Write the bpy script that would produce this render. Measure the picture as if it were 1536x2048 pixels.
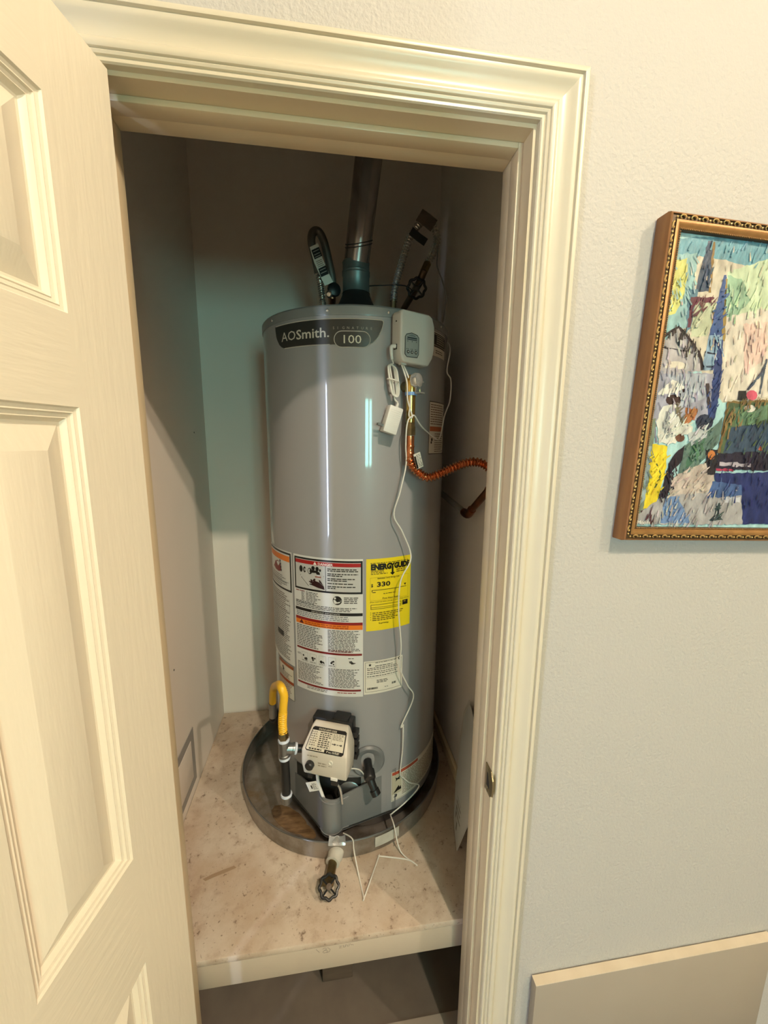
import bpy, bmesh, math, random
from math import sin, cos, pi, radians, hypot
from mathutils import Vector, Matrix

for o in list(bpy.data.objects):
    bpy.data.objects.remove(o, do_unlink=True)
SC = bpy.context.scene
COL = SC.collection
random.seed(11)

# ------------------------------------------------------------------ camera
cam_d = bpy.data.cameras.new('camera')
cam_d.sensor_fit = 'HORIZONTAL'; cam_d.sensor_width = 36.0
cam_d.lens = 806.63 / 1536 * 36.0
cam_d.clip_start = 0.01
cam = bpy.data.objects.new('camera', cam_d); COL.objects.link(cam)
yaw, pitch, roll = 0.1432, 0.1760, 0.0095
fw = Vector((sin(yaw)*cos(pitch), cos(yaw)*cos(pitch), -sin(pitch)))
rt = Vector((cos(yaw), -sin(yaw), 0)); up = rt.cross(fw)
rt2 = rt*cos(roll) + up*sin(roll); up2 = up*cos(roll) - rt*sin(roll)
M = Matrix((rt2, up2, -fw)).transposed().to_4x4()
M.translation = Vector((-0.3231, -0.6738, 1.5569))
cam.matrix_world = M
SC.camera = cam

# ------------------------------------------------------------------ world, exposure
LAMPS = [((0.50, -2.20, 3.93), 'small ceiling lamp with a bare warm bulb nearer the closet', 4200.0),
         ((2.40, -2.50, 3.93), 'small ceiling lamp with a bare warm bulb toward the right hall wall', 3600.0)]
LAMP_COLOUR = (1.0, .84, .64)
WINDOW_STRENGTH = 32.0
GLASSDOOR_STRENGTH = 60.0
w = bpy.data.worlds.new('world'); SC.world = w; w.use_nodes = True
w.node_tree.nodes['Background'].inputs[0].default_value = (0.35, 0.55, 0.62, 1)
w.node_tree.nodes['Background'].inputs[1].default_value = 0.3
SC.view_settings.view_transform = 'Standard'
SC.view_settings.look = 'None'
SC.view_settings.gamma = 1.0
SC.view_settings.use_curve_mapping = False
SC.view_settings.exposure = 0.0

# ------------------------------------------------------------------ materials
def lin(c):
    return tuple(((v/255)/12.92 if v/255 <= 0.04045 else ((v/255+0.055)/1.055)**2.4) for v in c)

def mat(name, col, rough=0.5, metal=0.0, coat=0.0, bump=None, var=None, emit=None, spec=0.5, coat_rough=.12, trans=0.0, alpha=1.0, stretch=(1,1,1), var_scale=8.0, var_detail=4.0, grime=None):
    """col: linear rgb. bump=(scale,strength,distance). var=(rgb2, amount): noise-mixed second colour"""
    m = bpy.data.materials.new(name); m.use_nodes = True
    nt = m.node_tree; N = nt.nodes; L = nt.links
    b = N['Principled BSDF']
    b.inputs['Base Color'].default_value = (*col, 1)
    b.inputs['Roughness'].default_value = rough
    b.inputs['Metallic'].default_value = metal
    b.inputs['Coat Weight'].default_value = coat
    b.inputs['Coat Roughness'].default_value = coat_rough
    b.inputs['Specular IOR Level'].default_value = spec
    b.inputs['Transmission Weight'].default_value = trans
    b.inputs['Alpha'].default_value = alpha
    if emit:
        b.inputs['Emission Color'].default_value = (*emit[0], 1)
        b.inputs['Emission Strength'].default_value = emit[1]
    if bump or var or grime:
        tc = N.new('ShaderNodeTexCoord'); mp = N.new('ShaderNodeMapping')
        mp.inputs['Scale'].default_value = stretch
        L.new(tc.outputs['Object'], mp.inputs['Vector'])
    last = None
    if var:
        n = N.new('ShaderNodeTexNoise'); n.inputs['Scale'].default_value = var_scale; n.inputs['Detail'].default_value = var_detail
        L.new(mp.outputs[0], n.inputs['Vector'])
        r = N.new('ShaderNodeValToRGB'); r.color_ramp.elements[0].position = 0.35; r.color_ramp.elements[1].position = 0.7
        L.new(n.outputs['Fac'], r.inputs[0])
        mu = N.new('ShaderNodeMath'); mu.operation = 'MULTIPLY'; mu.inputs[1].default_value = var[1]
        L.new(r.outputs[0], mu.inputs[0])
        mx = N.new('ShaderNodeMix'); mx.data_type = 'RGBA'
        mx.inputs[6].default_value = (*col, 1); mx.inputs[7].default_value = (*var[0], 1)
        L.new(mu.outputs[0], mx.inputs[0]); last = mx.outputs[2]
    if grime:
        for (gc, sc, lo, hi, amt) in grime:
            n = N.new('ShaderNodeTexNoise'); n.inputs['Scale'].default_value = sc; n.inputs['Detail'].default_value = 6; n.inputs['Roughness'].default_value = 0.65
            L.new(mp.outputs[0], n.inputs['Vector'])
            r = N.new('ShaderNodeValToRGB'); r.color_ramp.elements[0].position = lo; r.color_ramp.elements[1].position = hi
            L.new(n.outputs['Fac'], r.inputs[0])
            mu = N.new('ShaderNodeMath'); mu.operation = 'MULTIPLY'; mu.inputs[1].default_value = amt
            L.new(r.outputs[0], mu.inputs[0])
            mx = N.new('ShaderNodeMix'); mx.data_type = 'RGBA'
            if last: L.new(last, mx.inputs[6])
            else: mx.inputs[6].default_value = (*col, 1)
            mx.inputs[7].default_value = (*gc, 1)
            L.new(mu.outputs[0], mx.inputs[0]); last = mx.outputs[2]
    if last: L.new(last, b.inputs['Base Color'])
    if bump:
        n2 = N.new('ShaderNodeTexNoise'); n2.inputs['Scale'].default_value = bump[0]; n2.inputs['Detail'].default_value = 3
        L.new(mp.outputs[0], n2.inputs['Vector'])
        bp = N.new('ShaderNodeBump'); bp.inputs['Strength'].default_value = bump[1]; bp.inputs['Distance'].default_value = bump[2]
        L.new(n2.outputs['Fac'], bp.inputs['Height']); L.new(bp.outputs[0], b.inputs['Normal'])
    return m

def attr_mat(name, rough=0.5, jitter=0.0, bump=None, stretch=(1,1,1), spec=0.5):
    """colour printed/painted on the surface, read from the mesh colour attribute"""
    m = bpy.data.materials.new(name); m.use_nodes = True
    nt = m.node_tree; N = nt.nodes; L = nt.links; b = N['Principled BSDF']
    b.inputs['Roughness'].default_value = rough; b.inputs['Specular IOR Level'].default_value = spec
    a = N.new('ShaderNodeAttribute'); a.attribute_name = 'Col'
    out = a.outputs['Color']
    tc = N.new('ShaderNodeTexCoord'); mp = N.new('ShaderNodeMapping'); mp.inputs['Scale'].default_value = stretch
    L.new(tc.outputs['Object'], mp.inputs[0])
    if jitter:
        n = N.new('ShaderNodeTexNoise'); n.inputs['Scale'].default_value = 55; n.inputs['Detail'].default_value = 5
        L.new(mp.outputs[0], n.inputs[0])
        hs = N.new('ShaderNodeHueSaturation')
        mr = N.new('ShaderNodeMapRange'); mr.inputs[1].default_value = .3; mr.inputs[2].default_value = .7; mr.inputs[3].default_value = 1-jitter; mr.inputs[4].default_value = 1+jitter
        L.new(n.outputs['Fac'], mr.inputs[0]); L.new(mr.outputs[0], hs.inputs['Value']); L.new(out, hs.inputs['Color']); out = hs.outputs[0]
    L.new(out, b.inputs['Base Color'])
    if bump:
        n2 = N.new('ShaderNodeTexNoise'); n2.inputs['Scale'].default_value = bump[0]
        L.new(mp.outputs[0], n2.inputs[0])
        bp = N.new('ShaderNodeBump'); bp.inputs['Strength'].default_value = bump[1]; bp.inputs['Distance'].default_value = bump[2]
        L.new(n2.outputs['Fac'], bp.inputs['Height']); L.new(bp.outputs[0], b.inputs['Normal'])
    return m

MT = {}
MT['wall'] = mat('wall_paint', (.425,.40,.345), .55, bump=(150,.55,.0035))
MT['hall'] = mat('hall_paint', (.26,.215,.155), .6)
MT['closet'] = mat('closet_paint', (.72,.655,.58), .6, bump=(60,.12,.002))
MT['trim'] = mat('trim_gloss_paint', (.56,.50,.365), .30)
MT['jamb'] = mat('jamb_paint', (.63,.52,.34), .3)
MT['door'] = mat('door_paint', (.775,.695,.55), .36, bump=(14,.5,.0015), stretch=(6,6,.9))
MT['door_rail'] = mat('door_paint_rail', (.775,.695,.55), .36, bump=(14,.5,.0015), stretch=(.9,.9,7))
MT['ceiling'] = mat('ceiling_paint', (.8,.78,.72), .8)
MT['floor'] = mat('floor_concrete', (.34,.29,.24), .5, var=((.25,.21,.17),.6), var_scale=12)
MT['closet_floor'] = mat('closet_floor_concrete', (.14,.115,.09), .6, var=((.10,.08,.065),.7), var_scale=14)  # darker than the hall floor: shade under the platform put into the colour
MT['deck'] = mat('deck_grimy_paint', (.58,.50,.41), .42, bump=(70,.3,.0015),
    grime=[((.42,.31,.215),4.5,.38,.62,.85),((.64,.56,.47),13,.5,.72,.7),((.34,.24,.165),26,.50,.66,.6),((.13,.08,.05),52,.615,.68,.75),((.12,.075,.05),130,.63,.69,.75)])
MT['fascia'] = mat('fascia_paint', (.48,.41,.325), .25, grime=[((.42,.36,.29),9,.5,.8,.5)])
MT['timber'] = mat('old_timber', (.12,.085,.06), .7, var=((.06,.04,.03),.7), stretch=(1,1,8))
MT['tank'] = mat('tank_grey_enamel', (.30,.298,.305), .36, coat=.7, coat_rough=.05, bump=(18,.03,.002))
MT['tank_top'] = mat('tank_top_enamel', (.20,.21,.21), .38, coat=.3)
MT['skirt'] = mat('skirt_grey_plastic', (.185,.19,.195), .38)
MT['black'] = mat('black_plastic', (.012,.012,.013), .4)
MT['black_iron'] = mat('black_iron', (.018,.018,.018), .35, metal=.3)
MT['dark_recess'] = mat('dark_interior', (.02,.018,.016), .7)  # near-black colour painted in for shade inside holes, seams and openings
MT['white_pl'] = mat('white_plastic', (.74,.73,.69), .38)
MT['box_pl'] = mat('warm_grey_plastic', (.60,.57,.52), .42)
MT['box_inset'] = mat('grey_inset_plastic', (.33,.35,.33), .35)
MT['valve_pl'] = mat('beige_valve_plastic', (.62,.57,.49), .42)
MT['cord'] = mat('white_cord', (.72,.70,.64), .4)
MT['cord_grey'] = mat('grey_cord', (.30,.28,.25), .5)
MT['brass'] = mat('brass', (.62,.42,.12), .22, metal=1)
MT['old_brass'] = mat('tarnished_brass', (.26,.19,.09), .4, metal=1, var=((.10,.09,.06),.6), var_scale=40)
MT['dark_bronze'] = mat('dark_bronze', (.13,.085,.05), .4, metal=.9)
MT['copper'] = mat('copper', (.62,.24,.11), .26, metal=1)
MT['old_copper'] = mat('old_copper', (.33,.13,.07), .38, metal=1, var=((.14,.08,.05),.6), var_scale=30)
MT['chrome'] = mat('chrome', (.66,.68,.68), .2, metal=.75)
MT['steel'] = mat('galvanised_steel', (.30,.31,.31), .33, metal=.9, var=((.20,.20,.20),.6), var_scale=14)
MT['stainless'] = mat('stainless', (.60,.57,.52), .25, metal=.9)
MT['braid'] = mat('braided_steel', (.16,.15,.13), .5, metal=.7, bump=(420,.8,.001))
MT['flue'] = mat('flue_metal', (.44,.42,.41), .26, metal=.9, var=((.22,.17,.14),.7), var_scale=16, stretch=(1,1,.5))
MT['flue_collar'] = mat('flue_collar_metal', (.17,.21,.21), .4, metal=.6)
MT['yellow'] = mat('yellow_coating', (.80,.46,.02), .38)
MT['tape'] = mat('thread_tape', (.62,.68,.78), .5)
MT['blue'] = mat('blue_band', (.18,.33,.62), .5)
MT['pan'] = mat('pan_aluminium', (.36,.325,.29), .34, metal=.65, grime=[((.12,.085,.05),9,.45,.7,.8),((.25,.15,.06),7,.58,.72,.7)])
MT['pvc'] = mat('pvc_white', (.56,.54,.48), .45, var=((.38,.36,.30),.5), var_scale=30)
MT['paper'] = mat('paper_white', (.68,.68,.66), .5)
MT['label_w'] = mat('label_white', (.66,.66,.64), .32)
MT['label_c'] = mat('label_cream', (.70,.67,.58), .32)
MT['label_y'] = mat('label_yellow', (.80,.62,.012), .34)
MT['badge'] = mat('badge_dark_metal', (.055,.058,.055), .3, metal=.55)
MT['badge_line'] = mat('badge_silver', (.62,.60,.55), .3, metal=.4)
MT['print'] = attr_mat('label_print', .4)
MT['art'] = attr_mat('oil_paint', .42, jitter=.30, bump=(150,.5,.002), stretch=(1.2,1,.6))
MT['frame_wood'] = mat('frame_brown_wood', (.27,.115,.03), .35, var=((.16,.06,.015),.8), var_scale=10, stretch=(8,8,1))
MT['gold'] = mat('frame_gold', (.33,.17,.05), .4, metal=.4, var=((.22,.10,.03),.6), var_scale=60)
MT['dark_gold'] = mat('frame_dark_gold', (.07,.04,.015), .42, metal=.4)
MT['gold_hi'] = mat('frame_bright_gold', (.55,.36,.13), .28, metal=.6)
MT['board'] = mat('board_grey_beige', (.32,.27,.20), .5, var=((.28,.235,.17),.5), var_scale=4)
MT['board_edge'] = mat('board_cream_edge', (.62,.53,.39), .5, var=((.50,.41,.28),.5), var_scale=18)
MT['caulk'] = mat('grey_caulk', (.27,.255,.235), .7)
MT['pencil'] = mat('pencil_line', (.16,.14,.12), .7)
MT['strike'] = mat('tarnished_strike', (.28,.23,.13), .35, metal=.9)
MT['win_teal'] = mat('window_daylight', (.2,.3,.3), .3, emit=((.34,.86,.80), WINDOW_STRENGTH))
MT['win_blue'] = mat('glass_door_daylight', (.2,.3,.3), .3, emit=((.62,.74,1.0), GLASSDOOR_STRENGTH))
MT['film'] = mat('clear_plastic_sleeve', (.75,.75,.72), .15, alpha=.28)

# ------------------------------------------------------------------ mesh helpers
class MB:
    def __init__(s): s.v = []; s.f = []; s.c = []; s.mi = []
    def face(s, idx, c=None, mi=0): s.f.append(tuple(idx)); s.c.append(c); s.mi.append(mi)
    def add(s, pts): i = len(s.v); s.v += [tuple(p) for p in pts]; return i
    def box(s, x0, y0, z0, x1, y1, z1, T=None, mi=0):
        P = [(x0,y0,z0),(x1,y0,z0),(x1,y1,z0),(x0,y1,z0),(x0,y0,z1),(x1,y0,z1),(x1,y1,z1),(x0,y1,z1)]
        if T: P = [T(*q) for q in P]
        i = s.add(P)
        for q in ((0,3,2,1),(4,5,6,7),(0,1,5,4),(1,2,6,5),(2,3,7,6),(3,0,4,7)): s.face([i+k for k in q], mi=mi)
        return s
    def tube(s, path, r, seg=10, caps=True):
        """r: number or function(arc fraction, arc length)"""
        P = [Vector(p) for p in path]; n = len(P)
        D = [(P[min(i+1,n-1)]-P[max(i-1,0)]).normalized() for i in range(n)]
        ref = Vector((0,0,1)) if abs(D[0].z) < .9 else Vector((1,0,0))
        a = D[0].cross(ref).normalized()
        L = [0]
        for i in range(1, n): L.append(L[-1]+(P[i]-P[i-1]).length)
        base = len(s.v)
        for i in range(n):
            a = (a - D[i]*a.dot(D[i])).normalized(); b = D[i].cross(a)
            rr = r(L[i]/L[-1], L[i]) if callable(r) else r
            for k in range(seg):
                t = 2*pi*k/seg; s.v.append(tuple(P[i]+a*(rr*cos(t))+b*(rr*sin(t))))
        for i in range(n-1):
            for k in range(seg):
                k2 = (k+1) % seg
                s.face((base+i*seg+k, base+i*seg+k2, base+(i+1)*seg+k2, base+(i+1)*seg+k))
        if caps:
            s.face([base+k for k in range(seg)][::-1]); s.face([base+(n-1)*seg+k for k in range(seg)])
        return s
    def lathe(s, prof, o, ax=(0,0,1), seg=24, ang=(0,2*pi), ref=None, cap0=False, cap1=False):
        """prof: list of (radius, along axis)"""
        ax = Vector(ax).normalized(); o = Vector(o)
        rf = Vector(ref) if ref else (Vector((1,0,0)) if abs(ax.x) < .9 else Vector((0,1,0)))
        a = (rf-ax*rf.dot(ax)).normalized(); b = ax.cross(a)
        full = abs(ang[1]-ang[0]-2*pi) < 1e-6
        m = seg if full else seg+1
        base = len(s.v)
        for (r, h) in prof:
            for k in range(m):
                t = ang[0]+(ang[1]-ang[0])*k/seg
                s.v.append(tuple(o+ax*h+a*(r*cos(t))+b*(r*sin(t))))
        for i in range(len(prof)-1):
            for k in range(seg):
                k2 = (k+1) % m
                s.face((base+i*m+k, base+i*m+k2, base+(i+1)*m+k2, base+(i+1)*m+k))
        if cap0: s.face([base+k for k in range(m)][::-1])
        if cap1: s.face([base+(len(prof)-1)*m+k for k in range(m)])
        return s
    def prism(s, poly, T0, T1):
        """poly: 2D list; T0/T1 map 2D point to the two end 3D points"""
        n = len(poly); i = s.add([T0(*q) for q in poly]); j = s.add([T1(*q) for q in poly])
        s.face([i+k for k in range(n)][::-1]); s.face([j+k for k in range(n)])
        for k in range(n):
            k2 = (k+1) % n; s.face((i+k, i+k2, j+k2, j+k))
        return s
    def build(s, name, m, parent=None, smooth=True, angle=35, bevel=0, bseg=2, kind=None, label=None):
        me = bpy.data.meshes.new(name); me.from_pydata(s.v, [], s.f)
        ms = m if isinstance(m, (list, tuple)) else [m]
        for q in ms: me.materials.append(MT[q] if isinstance(q, str) else q)
        if len(ms) > 1: me.polygons.foreach_set('material_index', s.mi)
        if any(c is not None for c in s.c):
            at = me.color_attributes.new('Col', 'FLOAT_COLOR', 'CORNER')
            buf = []
            for f, c in zip(s.f, s.c):
                buf += [*(c or (1,1,1)), 1.0]*len(f)
            at.data.foreach_set('color', buf)
        else:
            bm = bmesh.new(); bm.from_mesh(me)
            bmesh.ops.recalc_face_normals(bm, faces=bm.faces)
            if bevel:
                es = [e for e in bm.edges if len(e.link_faces) == 2 and e.calc_face_angle(0) > radians(25)]
                bmesh.ops.bevel(bm, geom=es, offset=bevel, segments=bseg, profile=.5, affect='EDGES', clamp_overlap=True)
            bm.to_mesh(me); bm.free()
        if smooth:
            me.polygons.foreach_set('use_smooth', [True]*len(me.polygons))
            me.set_sharp_from_angle(angle=radians(angle))
        me.update()
        o = bpy.data.objects.new(name, me); COL.objects.link(o)
        par(o, parent)
        if kind: o['kind'] = kind
        if label: o['label'] = label
        return o

def par(o, parent):
    if parent is None: return
    o.parent = parent
    if parent.parent is None:
        o.matrix_parent_inverse = parent.matrix_basis.inverted()

def thing(name, loc, label, cat, group=None):
    o = bpy.data.objects.new(name, None); COL.objects.link(o)
    o.location = loc; o.empty_display_size = .05
    o['label'] = label; o['category'] = cat
    if group: o['group'] = group
    return o
def sroot(name, loc=(0,0,0)):
    o = bpy.data.objects.new(name, None); COL.objects.link(o); o.location = loc; o['kind'] = 'structure'; return o
def tag(o, label, cat, group=None):
    o['label'] = label; o['category'] = cat
    if group: o['group'] = group
    return o
def inst(me_obj, name, matrix, parent):
    """a piece that shares mesh data with another; matrix is its world placement"""
    o = bpy.data.objects.new(name, me_obj.data); COL.objects.link(o)
    o.matrix_basis = matrix; par(o, parent); return o
def cr(pts, n=8):
    """Catmull-Rom through points"""
    P = [Vector(p) for p in pts]; out = []
    for i in range(len(P)-1):
        p0 = P[max(i-1,0)]; p1 = P[i]; p2 = P[i+1]; p3 = P[min(i+2,len(P)-1)]
        for k in range(n):
            t = k/n
            out.append(.5*((2*p1)+(p2-p0)*t+(2*p0-5*p1+4*p2-p3)*t*t+(3*p1-p0-3*p2+p3)*t**3))
    out.append(P[-1]); return out
def resample(path, step):
    P = [Vector(p) for p in path]; L = [0]
    for i in range(1,len(P)): L.append(L[-1]+(P[i]-P[i-1]).length)
    n = max(2, int(L[-1]/step)); out = []; j = 0
    for k in range(n+1):
        d = L[-1]*k/n
        while j < len(P)-2 and L[j+1] < d: j += 1
        t = (d-L[j])/max(1e-9, L[j+1]-L[j]); out.append(P[j].lerp(P[j+1], min(1,max(0,t))))
    return out
def corr(r, amp, pitch):
    return lambda f, l: r + amp*cos(2*pi*l/pitch)

_txt = {}
def text2d(s, bold=0.0):
    """triangles of a text in em units: (list of polygons, width)"""
    key = (s, bold)
    if key in _txt: return _txt[key]
    cu = bpy.data.curves.new('t', 'FONT'); cu.body = s; cu.resolution_u = 2; cu.offset = bold; cu.fill_mode = 'FRONT'
    ob = bpy.data.objects.new('t', cu); COL.objects.link(ob)
    dg = bpy.context.evaluated_depsgraph_get(); ev = ob.evaluated_get(dg); me = ev.to_mesh()
    V = [(v.co.x, v.co.y) for v in me.vertices]
    F = [[V[i] for i in p.vertices] for p in me.polygons]
    ev.to_mesh_clear(); bpy.data.objects.remove(ob, do_unlink=True); bpy.data.curves.remove(cu)
    x0 = min(v[0] for v in V); x1 = max(v[0] for v in V)
    F = [[(x-x0, y) for x, y in f] for f in F]
    _txt[key] = (F, x1-x0); return _txt[key]

class Print:
    """flat print: coloured shapes in (u,v), each layer a hair above the last, wrapped by a mapping function (u,v,h)->xyz"""
    def __init__(s, T, lift=.0003, du=.012): s.T = T; s.mb = MB(); s.h = lift; s.du = du
    def poly(s, pts, c, h=None):
        c = lin(c) if max(c) > 1 else c
        i = s.mb.add([s.T(u, v, h or s.h) for u, v in pts]); s.mb.face(range(i, i+len(pts)), c)
    def rect(s, u0, v0, u1, v1, c, h=None):
        n = max(1, int(math.ceil(abs(u1-u0)/s.du)))
        for k in range(n):
            a = u0+(u1-u0)*k/n; b = u0+(u1-u0)*(k+1)/n
            s.poly([(a,v0),(b,v0),(b,v1),(a,v1)], c, h)
    def border(s, u0, v0, u1, v1, t, c, h=None):
        s.rect(u0,v0,u1,v0+t,c,h); s.rect(u0,v1-t,u1,v1,c,h); s.rect(u0,v0,u0+t,v1,c,h); s.rect(u1-t,v0,u1,v1,c,h)
    def text(s, st, u, v, size, c, width=None, bold=0., h=None, slant=0.):
        F, w = text2d(st, bold)
        sx = (width/w) if width else size
        for f in F: s.poly([(u+x*sx+slant*y*size, v+y*size) for x, y in f], c, (h or s.h)+.0002)
    def words(s, u0, v0, u1, v1, rows, c, fill=.5, ragged=.35, wl=(.004,.013), h=None):
        p = (v1-v0)/rows
        for r in range(rows):
            vv = v1-(r+1)*p+p*(1-fill)/2; u = u0; end = u1-(u1-u0)*ragged*random.random()
            while u < end:
                L = min(random.uniform(*wl), end-u)
                if L > .0015: s.poly([(u,vv),(u+L,vv),(u+L,vv+p*fill),(u,vv+p*fill)], c, h)
                u += L+.0018
    def disc(s, u, v, r, c, n=16, h=None, ry=None):
        s.poly([(u+r*cos(2*pi*k/n), v+(ry or r)*sin(2*pi*k/n)) for k in range(n)], c, h)
    def build(s, name, parent, m='print'): return s.mb.build(name, m, parent, smooth=False)

# ================================================================== THE SETTING
ZP = 0.3783                    # deck of the platform
XL, XR, YB = -0.7813, 0.1225, 0.9911
HEAD = 2.03
JL = -0.655                    # left jamb face (right jamb face is x = 0)
ROOM = (-3.2, 3.1, -3.6, 4.06) # hall x0, x1, y0, ceiling

MB().box(ROOM[0]-.1, ROOM[2]-.1, -.05, ROOM[1]+.1, .148, 0).build('floor', 'floor', kind='structure', smooth=False)
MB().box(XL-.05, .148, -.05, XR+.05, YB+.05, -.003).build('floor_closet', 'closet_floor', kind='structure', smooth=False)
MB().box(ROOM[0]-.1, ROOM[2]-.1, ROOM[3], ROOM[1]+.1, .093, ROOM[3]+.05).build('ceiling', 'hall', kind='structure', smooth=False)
m = MB()
m.box(ROOM[0]-.1, 0, 0, JL-.018, .093, ROOM[3]); m.box(.018, 0, 0, ROOM[1]+.1, .093, ROOM[3]); m.box(JL-.018, 0, HEAD+.018, .018, .093, ROOM[3])
m.build('wall_front', 'wall', kind='structure', smooth=False)
# hall behind the camera: the far wall holds a small window, the left wall a glass door
m = MB(); y0, y1 = ROOM[2]-.1, ROOM[2]
wx0, wx1, wz0, wz1 = .18, .82, 1.20, 2.08
m.box(ROOM[0]-.1,y0,0, wx0,y1,ROOM[3]); m.box(wx1,y0,0, ROOM[1]+.1,y1,ROOM[3]); m.box(wx0,y0,0,wx1,y1,wz0); m.box(wx0,y0,wz1,wx1,y1,ROOM[3])
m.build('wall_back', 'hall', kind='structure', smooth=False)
r = sroot('window_1', (wx0, y1, wz0))
m = MB(); t = .035
m.box(wx0,y0,wz0,wx0+t,y1+.015,wz1); m.box(wx1-t,y0,wz0,wx1,y1+.015,wz1); m.box(wx0+t,y0,wz0,wx1-t,y1+.015,wz0+t); m.box(wx0+t,y0,wz1-t,wx1-t,y1+.015,wz1)
m.build('window_frame', 'trim', r)
MB().box(.49,y0+.02,wz0+t,.57,y1,wz1-t).build('mullion', 'trim', r)
MB().box(wx0+t,y0+.03,wz0+t,.49,y0+.036,wz1-t).build('pane', 'win_teal', r, smooth=False)
MB().box(.57,y0+.03,wz0+t,wx1-t,y0+.036,wz1-t).build('pane', 'win_teal', r, smooth=False)
gy0, gy1, gz1 = -3.40, -2.85, 2.40
m = MB(); x0, x1 = ROOM[0]-.1, ROOM[0]
m.box(x0,ROOM[2],0,x1,gy0,ROOM[3]); m.box(x0,gy1,0,x1,0,ROOM[3]); m.box(x0,gy0,gz1,x1,gy1,ROOM[3])
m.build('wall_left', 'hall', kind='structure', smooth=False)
r = sroot('door_2', (x1, gy0, 0))
m = MB(); m.box(x0,gy0,0,x1+.01,gy0+.1,gz1); m.box(x0,gy1-.1,0,x1+.01,gy1,gz1); m.box(x0,gy0+.1,0,x1+.01,gy1-.1,.22); m.box(x0,gy0+.1,gz1-.12,x1+.01,gy1-.1,gz1)
m.build('door_frame', 'trim', r)
MB().box(x0+.04,gy0+.1,.22,x0+.046,gy1-.1,gz1-.12).build('pane', 'win_blue', r, smooth=False)
MB().box(ROOM[1],ROOM[2],0,ROOM[1]+.1,0,ROOM[3]).build('wall_right', 'hall', kind='structure', smooth=False)

# closet shell
CZ = 2.75
wl = MB().box(XL-.05,.093,0,XL,YB+.05,CZ).build('wall_closet_left', 'closet', kind='structure', smooth=False)
for (y, z) in ((.853,1.5775),(.504,.8766)): MB().lathe([(.0035,-.0005),(.0030,.0006),(.0001,.0004)], (XL,y,z), (1,0,0), 8).build('nail_hole', 'dark_recess', wl)
MB().box(XR,.093,0,XR+.05,YB+.05,CZ).build('wall_closet_right', 'closet', kind='structure', smooth=False)
MB().box(XL,YB,0,XR,YB+.05,CZ).build('wall_closet_back', 'closet', kind='structure', smooth=False)
MB().box(XL-.05,.093,CZ,XR+.05,YB+.05,CZ+.05).build('ceiling_closet', 'closet', kind='structure', smooth=False)
MB().box(XR-.014,.45,ZP,XR-.001,YB,ZP+.042).build('baseboard_right', 'jamb', kind='structure', bevel=.002)

# door casing (mitred moulding)
PROF = [(0,0),(0,.0095),(.0018,.0115),(.0052,.0115),(.0068,.0095),(.0086,.009),(.0096,.0118),(.0125,.013),(.0148,.0115),(.0158,.0142),
        (.019,.016),(.0235,.016),(.0262,.0142),(.0275,.0118),(.032,.0112),(.039,.0122),(.046,.0148),(.0505,.0178),(.054,.0195),(.0575,.0195),(.0588,.0165),
        (.0605,.0163),(.0618,.0205),(.0655,.0212),(.068,.0205),(.0705,.0165),(.0705,0)]
casing = sroot('trim_1')
RV = .006
def mitre(name, a, b, d1, d2, out):
    """profile swept from a to b; d1/d2: in-plane outward vectors at the ends"""
    mb = MB(); n = len(PROF)
    i = mb.add([(a[0]+d1[0]*w_, -h_, a[1]+d1[1]*w_) for w_, h_ in PROF]); j = mb.add([(b[0]+d2[0]*w_, -h_, b[1]+d2[1]*w_) for w_, h_ in PROF])
    for k in range(n): mb.face((i+k, i+(k+1)%n, j+(k+1)%n, j+k))
    mb.face(list(range(i,i+n))); mb.face(list(range(j,j+n))[::-1])
    return mb.build(name, 'trim', casing, angle=38)
mitre('casing_side', (RV,0), (RV,HEAD+RV), (1,0), (1,1), 1)
mitre('casing_side', (JL-RV,0), (JL-RV,HEAD+RV), (-1,0), (-1,1), 1)
mitre('casing_head', (JL-RV,HEAD+RV), (RV,HEAD+RV), (-1,1), (1,1), 1)

# jamb and stop
jamb = sroot('trim_2')
YS, YS2, YJ = .0300, .0590, .0932
MB().box(0,-.0005,0,.018,YJ,HEAD+.018).build('jamb_side', 'jamb', jamb)
MB().box(JL-.018,-.0005,0,JL,YJ,HEAD+.018).build('jamb_side', 'jamb', jamb)
MB().box(JL,-.0005,HEAD,0,YJ,HEAD+.018).build('jamb_head', 'jamb', jamb)
for (a, b, pr_, nm) in ((YS, YS2, .0085, 'stop'), (YS2, YJ, .0068, 'jamb_liner')):
    MB().box(-pr_,a,0,0,b,HEAD).build(nm, 'jamb', jamb, bevel=.0012)
    MB().box(JL,a,0,-.636+pr_,b,HEAD).build(nm, 'jamb', jamb, bevel=.0012)
    MB().box(-.636+pr_,a,HEAD-pr_,-pr_,b,HEAD).build(nm, 'jamb', jamb, bevel=.0012)
# strike plate: flat tab on the jamb with a lip curling over the edge
m = MB()
poly = [(.0255,.838),(.0255,.898),(-.001,.898),(-.004,.893),(-.0125,.886),(-.0150,.868),(-.0125,.850),(-.004,.843),(-.001,.838)]
m.prism([(y,z) for y,z in poly], lambda y,z: (-.0002,y,z), lambda y,z: (-.0022 - (.0 if y > -.003 else (-.003-y)*.15), y, z))
sp = m.build('strike_plate', 'strike', jamb, bevel=.0005)
MB().box(-.0026,.004,.853,-.0021,.017,.883).build('latch_hole', 'dark_recess', sp, smooth=False)
for z in (.845,.891): MB().lathe([(.0001,.0012),(.0028,.0009),(.003,0)], (-.0021,.010,z), (-1,0,0), 10).build('screw', 'strike', sp)

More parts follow.
